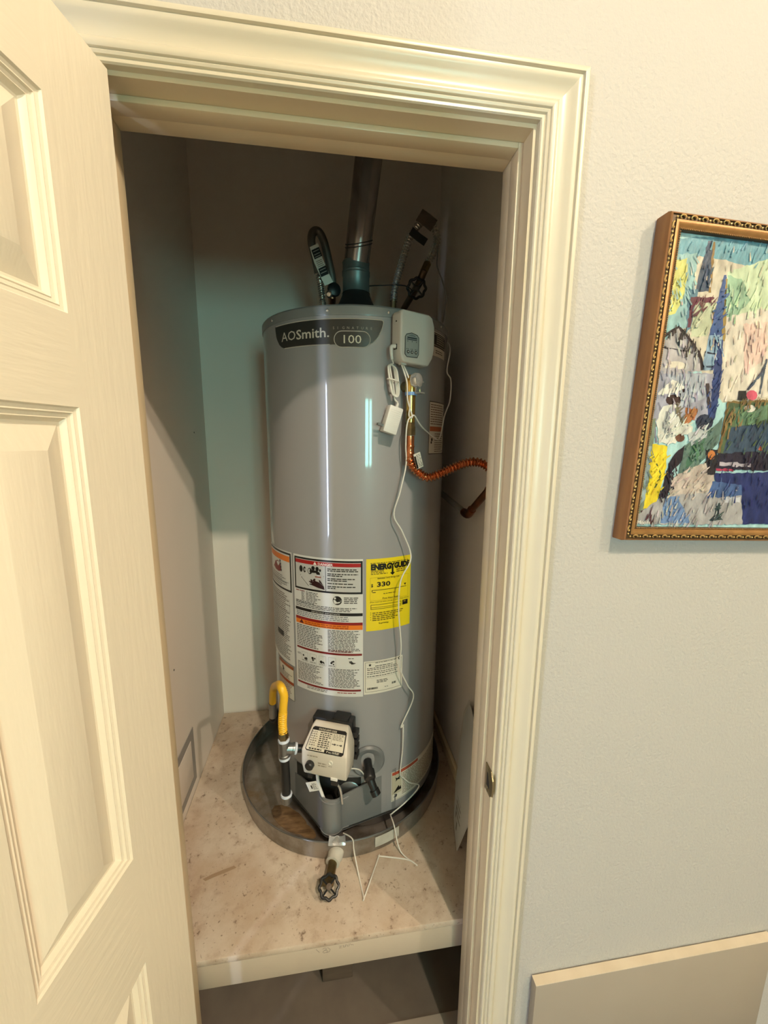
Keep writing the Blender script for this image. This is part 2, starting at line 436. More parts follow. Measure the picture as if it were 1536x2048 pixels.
# the open door: moulded six-panel slab
TH = radians(11.5); DX, DY = -.5977, -.0097; DW, DT, DH0, DH1 = .610, .035, .012, 2.030
def DT_(u, n, z):   # u from the hinge edge, n from the seen face (positive outwards), z
    return (DX - sin(TH)*u + cos(TH)*n, DY - cos(TH)*u - sin(TH)*n, z)
cols = [(.112,.272),(.338,.498)]; rows = [(.215,.735),(.932,1.593),(1.700,1.925)]
door = sroot('door_1', DT_(0,0,DH0))
us = [0,.112,.272,.338,.498,DW]; zs = [DH0,.215,.735,.932,1.593,1.700,1.925,DH1]
m = MB()
for side, n in ((1,0.),(-1,-DT)):
    for i in range(5):
        for j in range(7):
            if i in (1,3) and j in (1,3,5): continue
            k = m.add([DT_(us[i],n,zs[j]),DT_(us[i+1],n,zs[j]),DT_(us[i+1],n,zs[j+1]),DT_(us[i],n,zs[j+1])])
            m.face((k,k+1,k+2,k+3), mi=1 if (i in (1,2,3) and j in (0,2,4,6)) else 0)
for (u0,z0,u1,z1) in ((0,DH0,0,DH1),(DW,DH0,DW,DH1)):
    k = m.add([DT_(u0,0,z0),DT_(u0,0,z1),DT_(u0,-DT,z1),DT_(u0,-DT,z0)]); m.face((k,k+1,k+2,k+3))
for z in (DH0,DH1):
    k = m.add([DT_(0,0,z),DT_(DW,0,z),DT_(DW,-DT,z),DT_(0,-DT,z)]); m.face((k,k+1,k+2,k+3))
m.build('slab', ['door','door_rail'], door, smooth=False)
PP = [(0,0),(.002,-.003),(.0058,-.0040),(.0072,-.0032),(.0088,-.0060),(.0125,-.0072),(.0138,-.0064),(.0155,-.0095),(.0185,-.0125),(.0215,-.0128),(.0505,-.0010),(.0512,-.0008)]
for (u0,u1) in cols:
    for (z0,z1) in rows:
        m = MB()
        for side in (1,-1):
            ring = []
            for (d, h) in PP:
                n = h if side > 0 else -DT-h
                ring.append(m.add([DT_(u0+d,n,z0+d),DT_(u1-d,n,z0+d),DT_(u1-d,n,z1-d),DT_(u0+d,n,z1-d)]))
            for a, b in zip(ring, ring[1:]):
                for k in range(4): m.face((a+k, a+(k+1)%4, b+(k+1)%4, b+k))
            b = ring[-1]; m.face((b,b+1,b+2,b+3))
        m.build('panel', 'door', door, angle=18)
for z in (.28, 1.02, 1.80):
    MB().tube([(-.6395,-.0245,z-.045),(-.6395,-.0245,z+.045)], .0045, 12).build('hinge_knuckle', 'strike', door)
kb = MB().lathe([(.030,0),(.030,.004),(.011,.008),(.010,.03),(.022,.038),(.027,.05),(.022,.062),(.0001,.066)], DT_(.55,0,.90), (cos(TH),-sin(TH),0), 20).build('knob', 'strike', door)

# left wall access panel
ap = thing('access_panel', (XL, .48, .40), 'small white access panel edged in grey caulk low on closet wall', 'panel')
m = MB(); fy0, fy1, fz0, fz1 = .30, .608, .412, .606; t = .030
m.box(XL+.0002,fy0,fz0,XL+.0026,fy1,fz0+t); m.box(XL+.0002,fy0,fz1-t,XL+.0026,fy1,fz1); m.box(XL+.0002,fy0,fz0+t,XL+.0026,fy0+t,fz1-t); m.box(XL+.0002,fy1-t,fz0+t,XL+.0026,fy1,fz1-t)
m.build('caulk_edge', 'caulk', ap, smooth=False)
MB().box(XL+.0002,fy0+t,fz0+t,XL+.004,fy1-t,fz1-t).build('cover', 'closet', ap, bevel=.0008)

# platform
pf = thing('heater_platform', (-.33, .55, 0), 'grimy beige painted plywood platform raised under the water heater', 'platform')
YF = .1053
dk = MB().box(XL+.0005,YF,ZP-.019,XR-.0005,YB-.005,ZP).build('deck', 'deck', pf, bevel=.004)
m = MB(); k = m.add([(x, y, ZP+.0004) for x, y in ((-.672,.289),(-.650,.299),(-.620,.308),(-.596,.314),(-.588,.308),(-.610,.300),(-.640,.291),(-.664,.283))]); m.face(range(k,k+8)); m.build('scuff_mark', mat('brown_scuff', (.36,.26,.17), .5, var=((.28,.19,.12),.6)), dk, smooth=False)
fa = MB().box(XL+.0005,YF+.004,ZP-.0905,XR-.0005,YF+.04,ZP-.0195).build('fascia_board', 'fascia', pf, bevel=.0015)
for (x, y) in ((-.3127,.30),(-.70,.80),(.05,.80)):
    MB().box(x-.044,y-.044,.0005,x+.044,y+.044,ZP-.02).build('post', 'timber', pf, bevel=.003)
for x in (-.6,-.2,.06): MB().box(x-.019,YF+.042,ZP-.10,x+.019,YB-.002,ZP-.02).build('joist', 'timber', pf)
# pencil scribble on the fascia
strokes = [[(-.365,.352),(-.357,.341)],[(-.349,.349),(-.346,.352),(-.341,.351),(-.340,.347),(-.346,.344),(-.349,.340),(-.346,.337),(-.339,.338),(-.338,.343),(-.345,.346)],[(-.338,.352),(-.331,.345),(-.333,.339),(-.340,.337)],
    [(-.310,.350),(-.304,.351),(-.309,.344),(-.303,.344)],[(-.300,.352),(-.299,.345),(-.295,.345),(-.294,.352)],[(-.291,.352),(-.290,.346),(-.286,.346),(-.285,.353)],[(-.282,.353),(-.281,.348),(-.277,.349),(-.275,.346)]]
for st in strokes: MB().tube([(x,YF+.0042,z) for x, z in st], .0006, 5).build('pencil_mark', 'pencil', fa, label='faint grey pencil stroke')

# ceiling lamps of the hall (the warm light)
for LP, lbl, pw in LAMPS:
    cl = thing('ceiling_lamp', LP, lbl, 'lamp', 'bare bulb ceiling lamps in the hall')
    lx, ly, lz = LP
    MB().lathe([(.0001,ROOM[3]-.0005),(.06,ROOM[3]-.0005),(.055,ROOM[3]-.02),(.02,ROOM[3]-.03),(.02,lz+.045),(.0001,lz+.045)], (lx,ly,0), (0,0,1), 24).build('canopy', 'trim', cl)
    MB().lathe([(.045*sin(pi*k/6)+.0001, .045*-cos(pi*k/6)) for k in range(7)], (lx,ly,lz), (0,0,1), 10).build('bulb', mat('bulb_glow', (1,1,1), .5, emit=(LAMP_COLOUR, pw)), cl)

# ================================================================== WATER HEATER
TX, TY, R = -.2253, .6371, .2746
def T(phi, d, z):
    a = radians(phi); return (TX+(R+d)*sin(a), TY-(R+d)*cos(a), z)
def plane(phi, d0=0.):
    a = radians(phi); n = Vector((sin(a),-cos(a),0)); t = Vector((cos(a),sin(a),0)); o = Vector((TX,TY,0))+n*(R+d0)
    return lambda s, n_, z: tuple(o+t*s+n*n_+Vector((0,0,z)))
DEG = R*pi/180
def CYL(u, v, h):      # u = arc length on the jacket from phi 0, v = height
    return T(u/DEG, h, v)

wh = thing('water_heater', (TX,TY,.39), 'tall grey cylindrical gas water heater standing in a metal pan', 'water heater')
ZB, ZS, ZT = .436, 1.8535, 1.878
MB().lathe([(R-.012,ZB+.002),(R,ZB)]+[(R,ZB+(ZS-ZB)*k/6) for k in range(1,7)]+[(R-.003,ZS)], (TX,TY,0), (0,0,1), 128).build('jacket', 'tank', wh)
MB().lathe([(R-.004,ZS-.001),(R+.0022,ZS-.0008),(R+.0026,ZS+.002),(R+.0022,ZT-.005),(R-.001,ZT-.001),(R-.006,ZT),(R-.012,ZT-.002),(R-.02,ZT-.010),(.04,ZT-.006),(.0001,ZT-.006)], (TX,TY,0), (0,0,1), 128).build('top_cap', 'tank_top', wh)
MB().lathe([(R-.05,.3875),(R-.014,.3875),(R-.012,.40),(R-.012,ZB+.001),(R-.05,ZB+.001)], (TX,TY,0), (0,0,1), 64).build('base_ring', 'black', wh)
MB().lathe([(R-.008,ZB-.007),(R-.004,ZB-.009),(R-.002,ZB-.006),(R-.004,ZB-.001),(R-.008,ZB-.001)], (TX,TY,0), (0,0,1), 96).build('bottom_rim', 'chrome', wh)
scr = None
for ph in (-92,-56.7,-18.8,12.4,52,80,120,160,200,240):
    a = radians(ph); n = Vector((sin(a),-cos(a),0))
    mx = Matrix.Translation(T(ph,.0024,1.863)) @ n.to_track_quat('Z','Y').to_matrix().to_4x4()
    if scr is None:
        scr = MB().lathe([(.0038,0),(.0038,.0012),(.0025,.0024),(.0001,.0026)], (0,0,0), (0,0,1), 10).build('screw', 'chrome', wh)
        scr.matrix_basis = mx; par(scr, wh)
    else: inst(scr, 'screw', mx, wh)

# ---- badge
def band(top, bot, a0, a1, h, n=40):
    mb = MB(); i = len(mb.v)
    for k in range(n+1):
        ph = a0+(a1-a0)*k/n; mb.add([T(ph,h,top(ph)), T(ph,h,bot(ph))])
    for k in range(n): mb.face((i+2*k, i+2*k+1, i+2*k+3, i+2*k+2))
    return mb
b_top = [(-54.2,1.8440),(9.2,1.8440),(9.9,1.8405)]
def lerp(tab, x):
    if x <= tab[0][0]: return tab[0][1]
    for (x0,y0),(x1,y1) in zip(tab,tab[1:]):
        if x <= x1: return y0+(y1-y0)*(x-x0)/(x1-x0)
    return tab[-1][1]
b_bot = [(-54.2,1.838),(-53.4,1.818),(-52.6,1.811),(-50.5,1.7975),(-48.5,1.791),(-46,1.7865),(-17,1.7855),(2.7,1.7870),(5.0,1.795),(7.2,1.807),(9.0,1.825),(9.9,1.8385)]
bd = band(lambda p: lerp(b_top,p), lambda p: lerp(b_bot,p), -54.2, 9.9, .0008, 90).build('brand_badge', 'badge', wh, smooth=True)
def outline(tab, rr=.0011): return MB().tube([T(p,.0012,z) for p, z in tab], rr, 6)
pts = []
for p0, p1 in zip([(x, lerp(b_bot,x)) for x in (-17.5,)], [0]): pass
path = [(-46+k*(28.2/24), 1.7865-.001*k/24) for k in range(25)]
path2 = [(2.8,1.7872),(4.2,1.791),(5.4,1.7965),(6.6,1.803),(7.6,1.811),(8.5,1.820),(9.2,1.829),(9.7,1.838),(9.5,1.8425),(8.8,1.8442)]
path2 += [(8.8-k*(62/50),1.8445) for k in range(1,51)]
outline(path).build('chrome_line', 'badge_line', bd); outline(path2).build('chrome_line', 'badge_line', bd)
pill = []
pc0, pc1, pz, prr = -11.6, -1.0, 1.7975, .0185
for k in range(13):
    a = pi/2+pi*k/12; pill.append((pc0+cos(a)*prr/DEG, pz+sin(a)*prr))
for k in range(1,8): pill.append((pc0+(pc1-pc0)*k/8, pz-prr))
for k in range(13):
    a = -pi/2+pi*k/12; pill.append((pc1+cos(a)*prr/DEG, pz+sin(a)*prr))
for k in range(1,8): pill.append((pc1+(pc0-pc1)*k/8, pz+prr))
mb = MB()
n = len(pill); i = mb.add([T(p,.0011,z) for p, z in pill])
half = n//2
c = mb.add([T(p,.0012,pz) for p, z in pill])
for k in range(n): mb.face((i+k, i+(k+1)%n, c+(k+1)%n, c+k))
mb.build('model_plate', 'badge', bd)
MB().tube([T(p,.0016,z) for p, z in pill+pill[:1]], .0010, 6, caps=False).build('chrome_line', 'badge_line', bd)
p = Print(CYL, .0016)
sil = (205,200,186)
p.text('AO', -48.2*DEG, 1.8035, .0315, sil, width=10.6*DEG)
p.text('Smith.', -37.0*DEG, 1.8030, .0315, sil, width=19.0*DEG, bold=.012)
for k, ch in enumerate('SIGNATURE'):
    p.text(ch, (-16+k*2.38)*DEG, 1.8203, .0085, (170,165,150))
p.text('100', -10.6*DEG, 1.7880, .0275, (222,216,196), width=8.9*DEG)
p.build('badge_lettering', bd)

def label(name, a0, a1, z0, z1, m, n=None):
    n = n or max(2, int((a1-a0)/2)); return band(lambda p_: z1, lambda p_: z0, a0, a1, .0006, n).build(name, m, wh)
K = (14,13,12); GR = (70,68,66); RED = (160,22,20); DRED = (112,14,14); ORG = (226,120,26)
# ---- big white instruction label
lb = label('warning_label', -44.3, -.8, .838, 1.2440, 'label_w')
p = Print(CYL, .0010); U = lambda d: d*DEG
p.rect(U(-43.4),1.1455,U(-1.0),1.2385,K); p.rect(U(-42.4),1.1510,U(-2.0),1.2335,(186,186,184),.0013)
p.rect(U(-42.4),1.2215,U(-2.0),1.2320,RED,.0016)
p.text('DANGER', U(-26.6), 1.2228, .0095, (240,230,225), width=U(9.0), bold=.02, h=.0020)
p.poly([(U(-29.6),1.2225),(U(-27.4),1.2225),(U(-28.5),1.2312)], (240,230,225), .0020)
p.rect(U(-22.2),1.1510,U(-21.9),1.2215,K,.0016)
for k, (zz, w0) in enumerate([(1.2120,-3.4),(1.2070,-2.8),(1.1985,-3),(1.1935,-12),(1.1850,-5),(1.1800,-9),(1.1715,-5),(1.1630,-5),(1.1580,-16)]):
    p.words(U(-21),zz,U(w0),zz+.0046,1,(40,38,36),.62,.05,(.005,.014),.0016)
# tap, basin and hand pictogram
p.disc(U(-38.2),1.2052,.006,K,h=.0016,ry=.0095); p.disc(U(-35.6),1.2045,.0045,K,h=.0016,ry=.0085)
p.disc(U(-35.3),1.2045,.0022,(186,186,184),h=.0018,ry=.004)
p.disc(U(-32.0),1.2025,.0072,K,h=.0016,ry=.0092); p.disc(U(-32.3),1.2025,.0040,(186,186,184),h=.0018,ry=.0068)
p.poly([(U(-32),1.2070),(U(-27.4),1.2060),(U(-25.6),1.2020),(U(-25.4),1.1950),(U(-27.4),1.1950),(U(-28),1.1995),(U(-32),1.1980)], K, .0020)
p.disc(U(-29.8),1.2120,.0055,K,h=.0016,ry=.0062); p.disc(U(-27.2),1.2110,.0050,K,h=.0016,ry=.0065); p.disc(U(-25.4),1.2080,.0030,K,h=.0016,ry=.0040)
p.poly([(U(-39),1.1862),(U(-23),1.1920),(U(-23),1.1932),(U(-39),1.1873)], GR, .0016); p.poly([(U(-38.2),1.1810),(U(-23),1.1878),(U(-23),1.1886),(U(-38.2),1.1820)], GR, .0016)
p.poly([(U(-38.3),1.1815),(U(-37.9),1.1815),(U(-32.8),1.1590),(U(-33.2),1.1590)], GR, .0016)
p.rect(U(-28.6),1.1865,U(-24.8),1.1905,(150,100,90),.0018); p.poly([(U(-27.2),1.195),(U(-25.6),1.195),(U(-25.4),1.185),(U(-27.4),1.185)], (205,205,215), .0014)
HB = (46,16,18)
p.poly([(U(-31),1.1700),(U(-29),1.1770),(U(-26.2),1.1740),(U(-23.2),1.1640),(U(-22.7),1.1540),(U(-27),1.1580),(U(-30.5),1.1625)], HB, .0020)
for q in ([(-30.4,1.1760),(-29.2,1.1830),(-28.3,1.1820),(-28.6,1.1735)],[(-31.4,1.1720),(-31.6,1.1790),(-30.8,1.1800),(-29.8,1.1720)],[(-31.2,1.1680),(-32.8,1.1725),(-32.4,1.1745),(-30,1.1710)],[(-30.6,1.1630),(-32.4,1.1640),(-32.0,1.1665),(-30,1.1670)],[(-25.8,1.1735),(-26.2,1.1810),(-25.4,1.1800),(-23.4,1.1660)]):
    p.poly([(U(a),z) for a, z in q], HB, .0022)
# middle block
p.words(U(-38.6),1.1130,U(-36),1.1420,7,GR,.45,.2,(.006,.012)); p.words(U(-35.2),1.1130,U(-24),1.1420,7,GR,.45,.45,(.006,.014)); p.words(U(-42.8),1.1385,U(-36),1.1430,1,(150,60,55),.5,.1)
p.words(U(-43),1.1055,U(-27),1.1125,2,(40,38,36),.55,.2); p.words(U(-43),1.0930,U(-4),1.1065,3,GR,.45,.12)
p.disc(U(-15.4),1.1262,.0128,K,20,h=.0012); p.disc(U(-16.7),1.1325,.0030,(214,214,210),h=.0016)
p.poly([(U(-17.6),1.1285),(U(-16.6),1.1275),(U(-15.6),1.1215),(U(-13.4),1.1240),(U(-13.2),1.1265),(U(-14.8),1.1300),(U(-12.9),1.1265),(U(-14.2),1.1190),(U(-16.8),1.1165),(U(-17.6),1.1220)], (214,214,210), .0018)
p.words(U(-11.6),1.1170,U(-3),1.1370,4,GR,.5,.25,(.008,.016))
p.rect(U(-43.4),1.0820,U(-1),1.0905,K); p.text('IMPORTANT IMPORTANTE', U(-31.5), 1.0832, .0072, (190,188,184), width=U(17.5), h=.0013)
p.words(U(-42.8),1.0650,U(-5),1.0805,3,(90,92,100),.42,.15)
p.rect(U(-43.4),1.0550,U(-1),1.0632,(138,18,16)); p.rect(U(-43.4),1.0418,U(-1),1.0550,ORG)
p.poly([(U(-40.6),1.0440),(U(-37.2),1.0440),(U(-38.9),1.0560)], (84,14,12), .0014)
p.words(U(-36.5),1.0425,U(-7),1.0540,2,(150,60,16),.45,.1,(.006,.016),.0013)
p.words(U(-43),.9730,U(-24),1.0395,13,(60,58,56),.45,.35,(.004,.012)); p.words(U(-21.4),.9730,U(-2),1.0395,15,(60,58,56),.45,.25,(.004,.012))
p.words(U(-21.4),.9722,U(-5),.9795,2,(140,60,56),.4,.2)
p.rect(U(-43.2),.9645,U(-1.4),.9705,DRED)
for cx in (-37.2,-31.2,-25.0,-19.0):
    p.border(U(cx-2.3),.9270,U(cx+2.3),.9560,.0006,(150,148,146)); 
    for q in range(4): p.disc(U(cx+random.uniform(-1.3,1.3)),.941+random.uniform(-.006,.006),random.uniform(.002,.0045),random.choice((K,GR,(40,40,40))),8,h=.0013)
    p.words(U(cx-2),.9285,U(cx+2),.9325,1,GR,.4,.2)
p.words(U(-43),.944,U(-39.8),.951,2,GR,.4,.1)
p.poly([(U(-9),.9475),(U(-7.4),.9490),(U(-6.6),.9440),(U(-4.8),.9420),(U(-6.4),.9385),(U(-8.6),.9420)], GR); p.disc(U(-7.2),.9415,.0032,K,8,h=.0013); p.words(U(-9.4),.954,U(-6),.958,1,GR,.5,.05)
p.words(U(-43),.8650,U(-24.5),.9235,14,(60,58,56),.45,.35,(.004,.012)); p.words(U(-21.4),.8650,U(-2),.9235,14,(60,58,56),.45,.25,(.004,.012))
p.rect(U(-43.2),.8548,U(-2),.8605,DRED); p.words(U(-36),.8445,U(-20),.8535,2,GR,.4,.2); p.words(U(-16),.8470,U(-4),.8520,1,(150,70,60),.5,.1)
p.build('print', lb)
# ---- left label wrapping round the side
lb = label('side_label', -82, -45.9, .8950, 1.2440, 'label_w')
p = Print(CYL, .0010)
p.border(U(-78),1.1240,U(-46.6),1.2400,.0055,K); p.rect(U(-77),1.2130,U(-48),1.2300,ORG)
p.poly([(U(-70),1.1800),(U(-66),1.2000),(U(-62),1.2060),(U(-58),1.2010),(U(-57),1.1790),(U(-61),1.1730),(U(-66),1.1740)], (128,26,24))
for k in range(4): p.disc(U(-58.6+.4*k),1.208-.009*k,.0040,K,8,h=.0013)
p.words(U(-76),1.1330,U(-50),1.1680,6,(90,86,80),.35,.3); p.rect(U(-76),1.1500,U(-49),1.1508,GR)
p.words(U(-78),.9050,U(-48.5),1.1150,34,(120,116,110),.5,.2,(.006,.02)); p.border(U(-78),1.06,U(-49),1.098,.0008,(120,116,110))
p.rect(U(-66),.9730,U(-57),.9900,K,.0013)
p.build('print', lb)
lb = label('small_warning_label', -66, -47.2, .7770, .8920, 'label_c')
p = Print(CYL, .0010)
p.border(U(-66),.7770,U(-47.2),.8920,.0014,(60,50,40)); p.rect(U(-65.5),.8790,U(-47.6),.8890,(150,72,22)); p.rect(U(-65.5),.8270,U(-47.6),.8370,(150,62,22))
p.disc(U(-60),.8690,.0045,K,8); p.disc(U(-59.4),.8630,.0050,K,7); p.words(U(-65),.8390,U(-49),.8590,4,GR,.4,.25); p.words(U(-65),.7800,U(-49),.8260,9,(120,80,60),.4,.25)
p.build('print', lb)
# ---- yellow energy label
lb = label('energy_label', 1.0, 29.2, 1.0360, 1.2430, 'label_y')
p = Print(CYL, .0010); Y2 = (70,56,8); YK = (16,14,6)
p.words(U(3.4),1.2290,U(28),1.2325,1,Y2,.5,.05)
p.text('ENERG', U(3.6), 1.2125, .0215, YK, width=U(12.2), bold=.07)
p.text('Y', U(14.9), 1.2125, .0215, YK, width=U(3.2), bold=.07)
p.text('GUIDE', U(17.5), 1.2125, .0215, YK, width=U(10.4), bold=.07)
p.rect(U(16.0),1.1985,U(17.1),1.2180,YK,.0013); p.poly([(U(14.9),1.2010),(U(18.2),1.2010),(U(16.55),1.1930)], YK, .0013)
p.words(U(3.6),1.1980,U(14),1.2105,3,Y2,.45,.35); p.words(U(19),1.1990,U(27),1.2100,2,Y2,.45,.35)
p.text('Estimated Yearly Energy Cost', U(7.6), 1.1855, .0068, YK, width=U(13.5), bold=.01)
p.border(U(3.2),1.1240,U(27.2),1.1900,.0005,(150,118,10))
p.text('$', U(3.7), 1.1640, .0120, YK, bold=.02); p.text('330', U(7.2), 1.1640, .0182, YK, width=U(8.0), bold=.03)
p.rect(U(4.2),1.1535,U(26),1.1550,YK); p.rect(U(4.2),1.1490,U(4.6),1.1535,YK); p.poly([(U(24.2),1.1635),(U(26.0),1.1635),(U(25.1),1.1570)], YK)
p.words(U(4.6),1.1460,U(7),1.1495,1,Y2,.6,.05); p.words(U(11),1.1410,U(19),1.1438,1,Y2,.6,.05)
p.text('First Hour Rating', U(10.6), 1.1265, .0072, YK, width=U(11.0), bold=.012); p.text('(How much hot water you get in the first hour of use)', U(3.2), 1.1185, .0056, YK, width=U(24.5))
p.border(U(3.6),1.0990,U(22.6),1.1125,.0012,YK); p.rect(U(3.6),1.1035,U(22.6),1.1045,YK); p.rect(U(23.4),1.1000,U(27.2),1.1140,YK,.0013); p.rect(U(24.2),1.1090,U(25.6),1.1115,(180,150,40),.0016)
for z in (1.0885,1.0830,1.0750,1.0680): p.disc(U(3.6),z+.001,.0011,YK,8)
p.words(U(4.6),1.0640,U(25),1.0910,5,Y2,.42,.35,(.006,.014)); p.text('ftc.gov/energy', U(8.4), 1.0555, .0062, YK, width=U(6.0), bold=.01)
p.build('print', lb)
# ---- rating plate
lb = label('rating_label', -.3, 24.3, .8430, .9455, 'label_c')
p = Print(CYL, .0010)
p.border(U(.5),.8500,U(23.4),.9420,.0009,(90,84,72))
st = []
for k in range(10):
    a = pi/2+pi*k/5; rr = .0052 if k % 2 == 0 else .0022; st.append((U(3.3)+rr*cos(a), .9335+rr*sin(a)))
p.poly(st, K); p.disc(U(22.2),.9390,.0052,K,12); p.disc(U(22.2),.9390,.0028,(200,194,170),10,h=.0013)
p.words(U(6.5),.9370,U(20),.9405,1,GR,.5,.05); p.words(U(6.4),.9270,U(17.6),.9305,1,K,.5,.03)
for z in (.9215,.9165,.9095,.9040,.8965): p.words(U(1.6),z,U(22.6),z+.0036,1,GR,.55,.12,(.004,.010))
p.rect(U(.9),.8930,U(20),.8934,(120,114,100)); p.words(U(7.4),.8750,U(16),.8860,3,GR,.5,.3)
for k in range(26): p.rect(U(1.7)+k*.0012,.8575,U(1.7)+k*.0012+random.choice((.0005,.0009)),.8635,K)
for k in range(10): p.rect(U(17)+k*.0013,.8635,U(17)+k*.0013+random.choice((.0005,.0009)),.8700,K)
p.words(U(12.4),.8585,U(14.6),.8615,1,K,.5,.03)
p.build('print', lb)
# ---- lower right flammable-vapour label
lb = label('vapour_warning_label', 17.8, 84, .4620, .5660, 'label_c')
p = Print(CYL, .0010)
p.rect(U(18.4),.5530,U(40),.5630,(176,76,52)); p.words(U(26),.4720,U(80),.5500,14,(110,96,80),.4,.2,(.006,.018))
p.rect(U(18.4),.4860,U(25.4),.5520,(190,184,160)); p.border(U(18.2),.4650,U(84),.5640,.0008,(120,100,80),.0013)
p.poly([(U(20.5),.5440),(U(22),.5390),(U(24),.5430),(U(23.6),.5360),(U(24.2),.5320),(U(22.2),.5340),(U(20.6),.5290),(U(21.2),.5350)], K, .0013)
p.poly([(U(19.2),.4900),(U(25.2),.4960),(U(24.8),.5080),(U(23.8),.5040),(U(23.2),.5120),(U(22),.5070),(U(21),.5010)], K, .0013)
p.poly([(U(19.0),.4770),(U(22),.4800),(U(21.6),.4740)], K, .0013); p.disc(U(21.4),.4820,.003,K,8,h=.0013)
p.build('print', lb)
# ---- two labels on the right flank
lb = label('black_notice_label', 44, 62, 1.7835, 1.8450, 'label_c')
p = Print(CYL, .0010); p.rect(U(44.4),1.8070,U(61.6),1.8430,K); p.rect(U(44.4),1.8385,U(61.6),1.8400,(180,176,160),.0013)
p.words(U(48),1.8150,U(60),1.8370,4,(170,166,150),.5,.25,(.006,.014),.0013); p.rect(U(44.4),1.8105,U(61.6),1.8120,(180,176,160),.0013); p.words(U(47),1.7900,U(60),1.8010,2,GR,.45,.3)
p.build('print', lb)
lb = label('valve_warning_label', 42, 66, 1.5195, 1.6640, 'label_c')
p = Print(CYL, .0010); p.border(U(42),1.5195,U(66),1.6640,.0022,K); p.words(U(43.5),1.6000,U(64),1.6580,9,(110,84,66),.4,.2,(.006,.016))
p.rect(U(43),1.5830,U(62),1.5960,(176,92,50)); p.words(U(49),1.5240,U(64),1.5790,9,(90,76,60),.4,.25); p.disc(U(45.6),1.5600,.0050,K,7); p.disc(U(45.0),1.5520,.0040,K,6)
p.build('print', lb)

# ---- front air-intake shield at the base
nc = (-.322,.352); nr = .034
A = (TX+(R+.001)*sin(radians(-62)), TY-(R+.001)*cos(radians(-62))); Bq = (TX+(R+.001)*sin(radians(21)), TY-(R+.001)*cos(radians(21)))
def tangent(pnt, side):
    v = Vector((nc[0]-pnt[0], nc[1]-pnt[1])); d = v.length; al = math.acos(nr/d); base = math.atan2(-v.y, -v.x)
    a = base+side*al; return a
aL, aR = radians(188), radians(332)
if aL < 0: aL += 2*pi
if aR < aL: aR += 2*pi
plan = []
for k in range(9): plan.append((A[0]+(nc[0]+nr*cos(aL)-A[0])*k/8, A[1]+(nc[1]+nr*sin(aL)-A[1])*k/8, .517+.034*k/8))
for k in range(1,17):
    a = aL+(aR-aL)*k/16; plan.append((nc[0]+nr*cos(a), nc[1]+nr*sin(a), .551+.004*sin(pi*k/16)-.008*k/16))
E1 = plan[-1]
for k in range(1,10): plan.append((E1[0]+(Bq[0]-E1[0])*k/9, E1[1]+(Bq[1]-E1[1])*k/9, .543+.034*k/9))
m = MB(); th = .0035; n = len(plan)
def offs(k):
    a = plan[max(k-1,0)]; b = plan[min(k+1,n-1)]; d = Vector((b[0]-a[0], b[1]-a[1])).normalized(); return Vector((-d.y, d.x))
for k, (x, y, zt) in enumerate(plan):
    o_ = offs(k)*th; z0 = .421 + (.004 if 8 <= k <= 25 else .006)
    m.add([(x,y,z0),(x,y,zt),(x+o_.x,y+o_.y,zt),(x+o_.x,y+o_.y,z0)])
for k in range(n-1):
    for q in range(4): m.face((4*k+q, 4*k+(q+1)%4, 4*k+4+(q+1)%4, 4*k+4+q))
m.face((0,1,2,3)); m.face((4*n-4,4*n-3,4*n-2,4*n-1))
sk = m.build('base_shield', 'skirt', wh, angle=50)
MB().tube([(x,y,zt-.012) for x, y, zt in plan[8:26]], .0022, 8).build('rim_bead', 'skirt', sk)
MB().tube([(x,y,.434) for x, y, zt in plan[8:26]], .0018, 8).build('rim_bead', 'skirt', sk)
m = MB(); cx_, cy_ = -.30, .42   # dark floor of the burner bay and the bay behind the shield
bay = [(x,y) for x, y, z in plan]+[(TX+(R-.03)*sin(radians(q)), TY-(R-.03)*cos(radians(q))) for q in (20,0,-20,-40,-62)]
m.prism(bay, lambda x,y: (x,y,.428), lambda x,y: (x,y,.434)); m.build('bay_floor', 'dark_recess', wh)
MB().lathe([(R+.0012,.46),(R+.0012,.575)], (TX,TY,0), (0,0,1), 24, ang=(radians(-90-47),radians(-90-2))).build('burner_opening', 'dark_recess', wh)  # dark sheet over the jacket; the opening's shade is only its colour
MB().lathe([(.034,0),(.034,.004),(.030,.006),(.0001,.006)], T(-9,.004,.53), (sin(radians(-9)),-cos(radians(-9)),.1), 24).build('sight_plate', 'steel', wh)
m = MB().tube(cr([T(-24,.06,.66), T(-24,.055,.60), T(-22,.05,.55), T(-20,.04,.50)]), .0045, 10); m.build('burner_tube', 'white_pl', wh)
MB().tube(cr([T(-17,.07,.65), T(-16,.06,.62), T(-13,.05,.585), T(-12,.045,.53)]), .0035, 8).build('pilot_tube', 'chrome', wh)
MB().tube(cr([T(-13,.06,.655), T(-8,.055,.655), T(-3,.045,.64), T(0,.03,.60), T(0,.012,.57)]), .0018, 6).build('igniter_wire', 'cord', wh)
tg = plane(-24,.1)
m = MB(); ca, sa = cos(radians(24)), sin(radians(24))
m.box(-.017,-.0004,-.014,.017,.0004,.014, T=lambda s,n_,z: tg(s*ca-z*sa+.006, n_, .628+s*sa+z*ca))
tgo = m.build('hang_tag', 'paper', wh, smooth=False)
p = Print(lambda u,v,h: tg(.006+u*ca-v*sa, .0006+h, .628+u*sa+v*ca), .0002); p.rect(-.006,-.006,-.002,.004,K); p.words(.000,-.010,.014,.010,6,GR,.4,.3,(.003,.006)); p.build('print', tgo)

